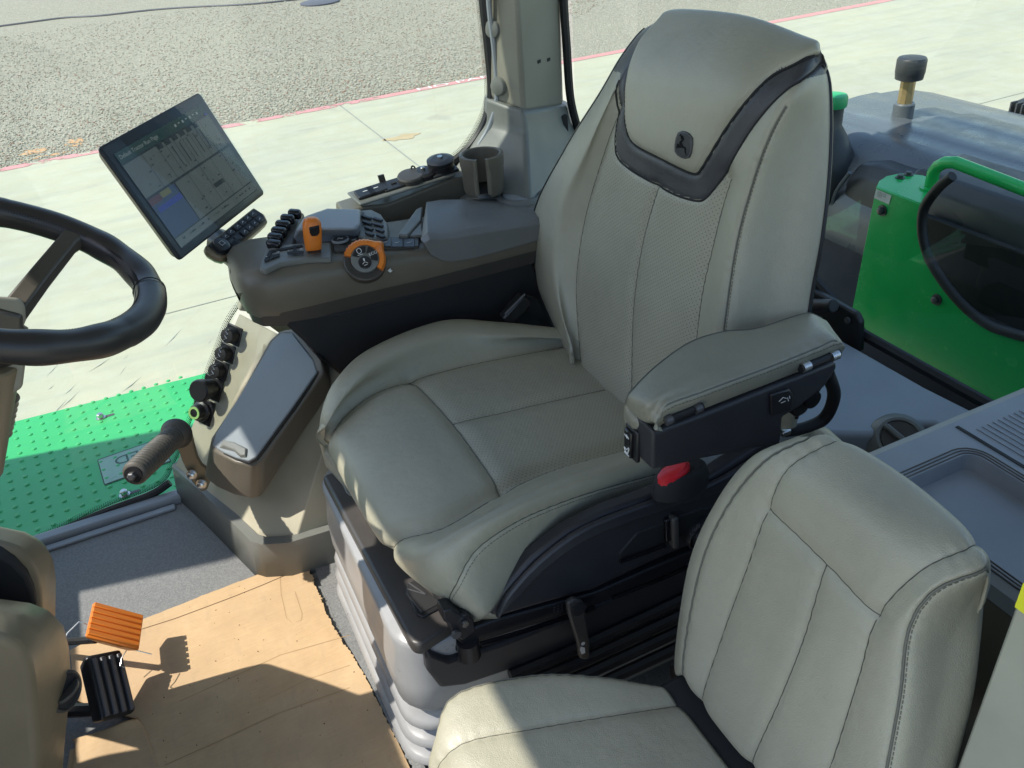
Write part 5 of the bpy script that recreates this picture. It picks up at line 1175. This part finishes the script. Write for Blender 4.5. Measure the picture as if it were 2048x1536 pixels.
# grab handle
gh = thing('grab_handle', 'ribbed brown rubber grab handle on a bolted steel bracket above the right floor edge', 'handle', PY(380, 950, 1.9))
g1, g0 = PY(352, 868, 1.86), None
ga = unit(A3(-.62, -.75, -.12)); 
g0 = PY(264, 952, 1.64)
ga = unit(g0-g1); Lg = np.linalg.norm(g0-g1); prof = []
nrib = 17
for i in range(nrib):
    s0 = .03+i*(Lg-.03)/nrib; dS = (Lg-.03)/nrib; r_ = .026+.0015*math.sin(i*.18)
    prof += [(r_-.0035, s0), (r_, s0+dS*.25), (r_+.0008, s0+dS*.55), (r_, s0+dS*.8), (r_-.0035, s0+dS*.98)]
prof = [(.026, .0), (.036, .002), (.038, .010), (.032, .018), (.027, .028)]+prof+[(.024, Lg), (.018, Lg+.004)]
grp = M('grip_rubber').lathe(g1-ga*.012, ga, prof, 30).build('grip', gh, angle=60)
M('black_plastic').lathe(g0-ga*.010, ga, [(.019, 0), (.019, .006)], 22).build('end_cap', grp)
M('dark_steel').lathe(g0-ga*.004, ga, [(.009, 0), (.009, .010), (.006, .012)], 6).build('bolt', grp)
bk_ = M('shroud').prism([PY(x, y, 1.90) for x, y in ((338, 852), (352, 846), (372, 852), (383, 868), (388, 890), (395, 915), (403, 930), (420, 944), (421, 962), (414, 980), (403, 984), (385, 966), (365, 925), (358, 905), (345, 885))], (.004, .012, 0)).build('bracket', gh, bevel=.003)
for x, y in ((383, 950), (402, 969)):
    M('steel').lathe(PY(x, y, 1.885), unit(A3(-.35, -.9, .15)), [(.0135, -.006), (.0135, -.002), (.009, -.002), (.009, .008), (.006, .010)], 12).build('bolt', bk_)
# pedals
def rectframe(pos, W, U_): 
    W = unit(W); U_ = unit(U_-W*(U_@W)); Nn = np.cross(W, U_); return lambda x, y, h=0: A3(*pos)+W*x+U_*y+Nn*h
s_ = 1.10; op_ = CC+(A3(-.2865, 1.3929, .2638)-CC)*s_; Fq = rectframe(op_, A3(.7541, -.1889, -.6291), A3(.1391, .9819, -.1282)); hs_ = .05*s_
po_ = thing('foot_pedal', 'orange ribbed foot pedal standing over the cardboard beside the steering console', 'pedal', (op_[0], op_[1], 0))
pm = M('orange').loft([[Fq(x*hs_*.6+.01, y*hs_*.62, -.030) for x, y in ((-1, -1), (1, -1), (1, 1), (-1, 1))], [Fq(x*hs_, y*hs_, -.008) for x, y in ((-1, -1), (1, -1), (1, 1), (-1, 1))], [Fq(x*hs_, y*hs_, -.002) for x, y in ((-1, -1), (1, -1), (1, 1), (-1, 1))]])
pmo = pm.build('pedal_pad', po_, bevel=.004)
ribs = MB(); ribs.mat('orange')
for k in range(6): yy = (-.83+k*.333)*hs_; ribs.loft([[Fq(x, yy+b*.0068, h) for x, b in ((-hs_*.96, -1), (hs_*.96, -1), (hs_*.96, 1), (-hs_*.96, 1))] for h in (-.003, .0025)])
ribs.build('ribs', pmo, bevel=.0015)
M('steel').tube([Fq(-hs_, -.2*hs_, -.01), Fq(-hs_-.018, -.2*hs_, -.008), Fq(-hs_-.03, -.5*hs_, -.03), Fq(-hs_-.03, -.75*hs_, -.045)], .0013, 6).build('wire_spring', pmo)
M('steel').tube([Fq(hs_*.95, -.9*hs_, -.012), Fq(hs_+.03, -.9*hs_, -.012)], .0012, 6).build('wire_spring', pmo)
M('steel').tube([Fq(.6*hs_, -hs_, -.012), Fq(.5*hs_, -1.35*hs_, -.02), Fq(.55*hs_, -1.55*hs_, -.03), Fq(.75*hs_, -1.6*hs_, -.03)], .0012, 6).build('wire_spring', pmo)
M('black_plastic').tube([Fq(-.5*hs_, -.5*hs_, -.028), PZ(60, 1288, .06)], .008, 8).build('pedal_arm', po_)
bpq = A3(-.3453, 1.4162, .0964); Bq = rectframe(bpq, A3(.6513, .4495, -.6114), A3(.0184, .7961, .6049))
pb2 = thing('brake_pedal', 'black ribbed brake pedal half in sun beside the steering console', 'pedal', (bpq[0], bpq[1], 0))
bo2 = M('black_plastic').loft([[Bq(x*.034, y*.062, -.040) for x, y in ((-1, -1), (1, -1), (1, .9), (-1, .9))], [Bq(x*.041, y*.067, -.012) for x, y in ((-1, -1), (1, -1), (1, 1), (-1, 1))], [Bq(x*.041, y*.065, 0) for x, y in ((-1, -1), (1, -1), (1, 1), (-1, 1))]]).build('pedal_pad', pb2, bevel=.006, seg=3)
rb3 = MB(); rb3.mat('rib_rubber')
for k in range(4): xx = -.030+k*.020; rb3.loft([[Bq(xx+a*.0055, y*.062, h) for a, y in ((-1, -1), (1, -1), (1, .92), (-1, .92))] for h in (-.001, .006)])
rb3.build('ribs', bo2, bevel=.0022)
M('black_plastic').tube([Bq(-.02, -.04, -.03), PZ(120, 1422, .05), PZ(60, 1425, .06)], .014, 8).build('pedal_arm', pb2)

# ================================================================== REAR INTERIOR
rs_ = thing('rear_shelf', 'grey moulded shelf below the rear window behind the seats', 'shelf', (1.3, 1.1, .4))
sp = [(1560, 800), (1600, 700), (1650, 660), (1705, 690), (1850, 772), (2010, 852), (2060, 880), (2060, 960), (1935, 905), (1885, 858), (1868, 846), (1835, 845), (1745, 868), (1660, 866), (1580, 870)]
M('grey_top').prism([PZ(x, y, .40) for x, y in sp], (0, 0, -.10)).build('shelf_top', rs_, bevel=.012, seg=4)
lw = [(1560, 860), (1640, 850), (1745, 848), (1835, 830), (1880, 838), (1960, 890), (2060, 960), (2060, 1060), (1700, 1010), (1500, 960)]
M('taupe_grey').prism([PZ(x, y, .315) for x, y in lw], (0, 0, -.1)).build('shelf_step', rs_, bevel=.012, seg=4)
M('taupe').bx(.80, 1.48, .30, 2.07, -.0, .235).build('rear_bulkhead', rs_, bevel=.01)
kN = unit(A3(-.35, -.45, .8)); kn = PZ(1799, 878, .392); kb2 = M('taupe_grey').lathe(kn, kN, [(.072, -.08), (.060, -.01), (.046, .006), (.040, .006), (.038, .0)], 32).build('vent_ring', rs_)
M('taupe_dark').lathe(kn, kN, [(.037, 0), (.036, .003)], 28).build('vent_disc', kb2)
kd = unit(np.cross(kN, A3(1, .3, 0))); M('taupe_grey').box(kn+kN*.008, kd, np.cross(kN, kd), kN, .078, .012, .014).build('vent_bar', kb2, bevel=.004)
# cabinet with tray behind the passenger seat
ca = thing('storage_cabinet', 'grey storage cabinet with a recessed tray top behind the passenger seat', 'cabinet', (1.0, .5, 0))
zc = .65
x0c, x1c, y0c, y1c = .845, 1.55, .22, .735
M('taupe').bx(x0c, x1c, y0c, y1c, .05, zc-.03).build('cabinet_body', ca, bevel=.012)
tx0, tx1, ty0, ty1 = .868, 1.032, .415, .655
fr_ = MB(); fr_.mat('grey_top')
def rr3(x0, x1, y0, y1, r, z, n=5):
    return rrect(x0, x1, y0, y1, r, z, n)
o1 = rr3(x0c-.004, x1c, y0c, y1c+.004, .012, zc-.035); o2 = rr3(x0c-.004, x1c, y0c, y1c+.004, .012, zc-.010); o3 = rr3(x0c+.010, x1c-.01, y0c+.01, y1c-.014, .012, zc)
i1 = rr3(tx0, tx1, ty0, ty1, .022, zc); i2 = rr3(tx0+.006, tx1-.006, ty0+.006, ty1-.006, .018, zc-.024)
fr_.loft([o1, o2, o3, i1, i2], False, True); top_o = fr_.build('top_panel', ca, fixn=True, angle=25)
for k, d_ in enumerate((.004, .010, .016)): M('taupe_dark').tube(rr3(tx0-d_, tx1+d_, ty0-d_, ty1+d_, .022+d_, zc+.0004), .0013, 5, closed=True).build('tray_ridge', top_o)
M('black_matte').prism([(1.062+a, b, zc+.0015) for a, b in ((0, .22), (.006, .22), (.006, .71), (0, .71))], (0, 0, -.001)).build('lid_gap', top_o)
rbz = M('grey_top')
for k in range(16): rbz.bx(1.085+k*.012, 1.088+k*.012, .25, .69, zc+.0002, zc+.0016)
rbz.build('lid_ribs', top_o, smooth=False)
# near door post
dp = thing('door_post', 'pale metal door post at the lower right edge with a yellow sticker', 'post', (.63, .26, 0))
e0_, e1_ = PY(2058, 1100, .30), PY(1915, 1552, .30)
vx = (e0_[0]+e1_[0])/2
M('door_metal').prism([(vx, .30, .2), (vx+.035, .275, .2), (vx+.035, .20, .2), (vx, .20, .2)], (0, 0, 1.72)).build('post_body', dp, bevel=.004)
M('taupe').prism([(vx+.036, .262, .2), (vx+.15, .20, .2), (vx+.15, .15, .2), (vx+.036, .18, .2)], (0, 0, 1.72)).build('post_lining', dp, bevel=.004)
yq = [PY(2034, 1192, .303), PY(2046, 1150, .303), PY(2062, 1150, .303), PY(2050, 1200, .303)]
e_ = PY(2040, 1180, .3); M('yellow').bx(vx-.003, vx-.001, .276, .298, e_[2]-.018, e_[2]+.012).build('sticker', dp)
M('green_paint').bx(vx-.0045, vx-.003, .280, .290, e_[2]-.008, e_[2]+.006).build('sticker_mark', dp)

# ================================================================== OUTSIDE: deck, fender, tank, panel
dk = thing('green_deck', 'bright green metal step deck with round studs outside the right window', 'step', (-.4, 2.6, -.12))
zd = -.12
M('green_deck').prism([(-1.35, 2.24, zd), (.45, 2.24, zd), (.45, 2.955, zd), (.02, 2.985, zd), (-.70, 3.03, zd), (-1.35, 3.06, zd)], (0, 0, -.04)).build('deck_plate', dk, bevel=.006)
sd_ = MB(); sd_.mat('green_deck')
for i in range(36):
    for j in range(15):
        x = -1.30+i*.0441+j*.0*.006; y = 3.001-j*.051; x += -.0+(.022 if False else 0)+j*.006
        if x > .38 or (j == 0 and x > -.05): continue
        pr = [(.0085, 0), (.007, .0025), (.0035, .004)]
        sd_.lathe((x, y, zd), (0, 0, 1), pr, 9)
s1o = sd_.build('studs', dk, fixn=False); s1o['kind'] = 'stuff'
for px, py in ((202, 836), (250, 990)):
    c_ = PZ(px, py, zd); o_ = M('steel').lathe(c_, (0, 0, 1), [(.017, 0), (.017, .003), (.011, .003), (.011, .016), (.008, .019)], 12).build('deck_bolt', dk)
    M('dark_steel').prism([c_+A3(.012+a, b, .0006) for a, b in ((0, -.007), (.03, -.006), (.034, 0), (.03, .007), (0, .008))], (0, 0, .0006)).build('bolt_shadow', o_)  # dark patch painted on the deck as the shadow of the bolt
dc_ = [PZ(x, y, zd+.001) for x, y in ((194, 920), (298, 884), (326, 930), (212, 970))]
ux = unit(dc_[1]-dc_[0]); uy = unit(np.cross((0, 0, 1), ux)); cen = (dc_[0]+dc_[1]+dc_[2]+dc_[3])/4; wD = np.linalg.norm(dc_[1]-dc_[0])*1.25; hD = abs((dc_[0]-dc_[3])@uy)
cen = dc_[0]+ux*wD/2-uy*hD/2
def Dq(x, y, h): return cen+ux*x+uy*y+A3(0, 0, h)
decal = M('decal_edge').prism([Dq(a*wD/2, b*hD/2, .0004) for a, b in ((-1, -.9), (-.97, -1), (.97, -1), (1, -.9), (1, .9), (.97, 1), (-.97, 1), (-1, .9))], (0, 0, .0006)).build('decal', dk, smooth=False)
M('decal_film').prism([Dq(a*wD/2*.965, b*hD/2*.93, .001) for a, b in ((-1, -1), (1, -1), (1, 1), (-1, 1))], (0, 0, .0006)).build('decal_film', decal, smooth=False)
M('decal_ink').text('SPEED', Dq(wD*.16, hD*.16, .0022), ux, uy, hD*.42, mirror=True).build('decal_lettering', decal, smooth=False, fixn=False)
# left-hand fender and entry steps beside the camera (unseen, added to block the ground glare)
lf = thing('left_fender', 'black rear fender on the near side of the cab, beside the open door', 'fender', (1.6, -.3, 0))
M('fender_black').loft([[(x, yy, z) for x, z in ((.80, -.9), (.82, .1), (.95, .48), (1.2, .60), (2.4, .62), (2.9, .3), (3.0, -.9))] for yy in (-.80, .10)]).build('fender_skin', lf, bevel=.05)
le = thing('entry_steps', 'dark entry step platform below the open door of the cab', 'step', (0, -.3, -.3))
M('tank_black').bx(-.85, .78, -.80, .23, -.30, -.20).build('step_plate', le, bevel=.01)
qp = thing('quarter_panel', 'unseen beige lower cab wall behind the door, added to cut side light on the passenger seat', 'panel', (1.1, .12, 0))
M('taupe').bx(.70, 1.50, .06, .13, 0, 1.0).build('wall_trim', qp, bevel=.02)  # out of view, put in to darken the side light
# rear fender
fd = thing('rear_fender', 'black glossy rear fender with ridges beyond the rear window', 'fender', (2.5, 1.8, 0))
fpf = [(1.98, .20), (2.0, .40), (2.06, .52), (2.16, .580), (2.22, .592), (2.24, .584), (2.30, .592), (2.38, .596), (2.40, .588), (2.48, .592), (2.56, .590), (2.58, .582), (2.66, .578), (2.76, .562), (2.86, .535), (2.98, .48), (3.06, .38), (3.10, .2)]
fl_ = []
for yy, dz, dx in ((2.40, -.10, .02), (2.385, -.02, .0), (2.35, 0, 0), (1.9, 0, 0), (1.3, 0, 0), (.7, 0, 0), (.2, 0, 0)): fl_.append([(x+dx*(1 if x < 2.5 else -1), yy, z+dz) for x, z in fpf])
ff = MB(); ff.mat('fender_black'); ff.grid(np.array(fl_)); fo_ = ff.build('fender_skin', fd, fixn=False, angle=60); sd = fo_.modifiers.new('t', 'SOLIDIFY'); sd.thickness = .01
M('tyre').lathe((2.55, .95, -.60), (0, 1, 0), [(.5, 0), (1.0, .02), (1.06, .12), (1.06, 1.2), (1.0, 1.3), (.5, 1.32)], 48).build('tyre', fd)
bx_ = MB(); bx_.mat('tank_black')
tp_ = []
tk = thing('side_tank', 'black plastic tank behind the green panel with moulded shoulders', 'tank', (2.0, 1.5, 0))
def ysec(yy, s_, dz): 
    base = [(2.02, -.3), (2.02, .46), (2.035, .52), (2.07, .555), (2.24, .565), (2.28, .55), (2.30, .5), (2.30, -.3)]
    cx = 2.15; return [(cx+(x-cx)*s_, yy, z+dz if z > 0 else z) for x, z in base]
bx_.loft([ysec(1.97, .80, -.14), ysec(1.955, .9, -.06), ysec(1.92, .97, -.015), ysec(1.85, 1, 0), ysec(1.72, 1, .0), ysec(1.70, 1, .03), ysec(1.30, 1, .03), ysec(1.0, 1, .03), ysec(.6, 1, .03)])
bx_.build('tank_body', tk, bevel=.014, seg=3)
M('fender_black').tube(spline([PX(x, y, 2.01) for x, y in ((1700, 345), (1672, 385), (1668, 420), (1690, 470), (1702, 500), (1690, 560))], 6), .007, 8).build('strap', tk)
# filler neck
fn = thing('filler_neck', 'green capped black filler neck just right of the driver seat back', 'tank', (2.02, 1.92, 0))
c_ = PX(1666, 205, 2.05)
M('green_cap').lathe(c_+A3(0, 0, -.012), (0, 0, 1), [(.042, 0), (.044, .004), (.044, .028), (.040, .036), (.022, .040)], 30).build('cap', fn)
M('tank_black').lathe(c_+A3(0, 0, -.38), (0, 0, 1), [(.10, 0), (.10, .16), (.085, .22), (.055, .28), (.036, .31), (.036, .37)], 30).build('neck', fn)
# breather
bc = PX(1804, 236, 2.4)
brt = thing('breather', 'black mushroom breather cap on a brassy stem standing on the fender', 'breather', bc)
M('fender_black').lathe(bc+A3(0, 0, -.03), (0, 0, 1), [(.034, 0), (.034, .078), (.030, .082)], 26).build('collar', brt)
M('brass').lathe(bc, (0, 0, 1), [(.024, .04), (.024, .15)], 8).build('stem', brt, bevel=.002)
M('tank_black').lathe(bc, (0, 0, 1), [(.030, .125), (.044, .130), (.046, .148), (.047, .150), (.047, .190), (.043, .197), (.020, .202)], 32).build('cap', brt)
# work lamp beyond
wl_ = PX(2040, 236, 2.95)
wk = thing('work_lamp', 'finned grey work lamp cut by the right edge beyond the fender', 'lamp', wl_)
M('tank_black').box(wl_+A3(.03, -.08, 0), (0, 1, 0), (1, 0, .1), (0, 0, 1), .24, .09, .12).build('lamp_housing', wk, bevel=.016)
fnm = M('dark_steel')
for k in range(9): fnm.box(wl_+A3(-.025, .0-k*.022+.02, .01), (0, 1, 0), (1, 0, 0), (0, 0, 1), .006, .03, .10)
fnm.build('fins', wk)
M('blue').lathe(PX(2033, 250, 2.86), (0, .3, 1), [(.016, 0), (.016, .006)], 14).build('blue_connector', wk)
M('steel').box(PX(2030, 260, 2.86), (0, 1, 0), (1, 0, 0), (0, 0, 1), .012, .01, .03).build('bracket', wk)
# green panel with grab rail
xg = 1.83
gpn = thing('fender_guard', 'green steel guard with a large black-edged opening and a tubular grab rail on top', 'panel', (xg, 1.3, 0))
pp = [(1700, 640), (1752, 374), (1842, 411), (1852, 420), (1843, 445), (1846, 480), (1858, 515), (1885, 560), (1925, 610), (1975, 650), (2020, 668), (2100, 690), (2300, 760), (2300, 1150), (1690, 900)]
op_px = [(1880, 372), (1856, 402), (1846, 425), (1844, 455), (1848, 485), (1860, 520), (1888, 565), (1928, 612), (1978, 650), (2030, 668), (2110, 690), (2250, 735)]
pp2 = [(1690, 690), (1752, 374), (1843, 410)]+op_px[2:]+[(2300, 760), (2300, 1150), (1680, 900)]
gpo = M('green_paint').prism([PX(x, y, xg) for x, y in pp2], (.006, 0, 0)).build('panel_sheet', gpn, bevel=.002)
zt2 = PX(1752, 374, xg)[2]
flp = [(1753, 373), (1758, 362), (1772, 352), (1800, 346), (1845, 350), (1868, 358), (1877, 368), (1862, 385), (1845, 408)]
M('green_paint').prism([PZ(x, y, zt2) for x, y in flp], (0, 0, -.006)).build('top_flange', gpn, bevel=.002)
M('rubber_seal').tube(spline([PX(x, y, xg-.004) for x, y in [(1905, 352)]+op_px], 6), .013, 12).build('edge_trim', gpn)
rl = [PZ(1861, 375, zt2), PZ(1861, 375, zt2)+A3(0, 0, .045), PZ(1861, 375, zt2)+A3(0, -.010, .062), PZ(1861, 375, zt2)+A3(0, -.030, .078), PZ(1861, 375, zt2)+A3(0, -.06, .086), PZ(1861, 375, zt2)+A3(0, -.30, .072), PZ(1861, 375, zt2)+A3(0, -.7, .05)]
M('green_paint').tube(rl, .0165, 18).build('grab_rail', gpn, angle=80)
M('green_paint').lathe(PZ(1861, 377, zt2), (0, 0, 1), [(.028, 0), (.028, .004)], 20).build('rail_foot', gpn)
for x, y in ((1800, 356), (1817, 350)):
    M('dark_steel').lathe(PZ(x, y, zt2), (0, 0, 1), [(.013, 0), (.013, .003), (.008, .003), (.008, .010)], 12).build('bolt', gpn)
for x, y in ((1765, 421), (1874, 599)):
    M('dark_steel').lathe(PX(x, y, xg), (-1, 0, 0), [(.016, 0), (.016, .003), (.010, .003), (.010, .012), (.007, .014)], 12).build('bolt', gpn)
lb_ = [(1753, 378), (1783, 391), (1778, 409), (1748, 396)]
lq = [PX(x, y, xg-.0012) for x, y in lb_]; lbo = M('white_label').prism(lq, (-.0005, 0, 0)).build('label', gpn, smooth=False)
lx = unit(lq[1]-lq[0]); ly = unit(lq[0]-lq[3]); lt = MB(); lt.mat('label_ink'); lw_ = np.linalg.norm(lq[1]-lq[0]); lh_ = np.linalg.norm(lq[0]-lq[3])
for k, (t_, w0_) in enumerate((('ULTRA LOW', 0), ('SULFUR FUEL', .01), ('ONLY', -.1))): lt.text(t_, lq[3]+lx*lw_*(.42+w0_)+ly*lh_*(.80-.2*k)+A3(-.0012, 0, 0), lx, ly, lh_*.2)
lt.build('label_lettering', lbo, smooth=False)
# dark inner bulkhead seen through the opening
M('black_matte').bx(1.985, 2.005, .2, 1.60, -.6, .50).build('inner_shield', gpn, bevel=.004)
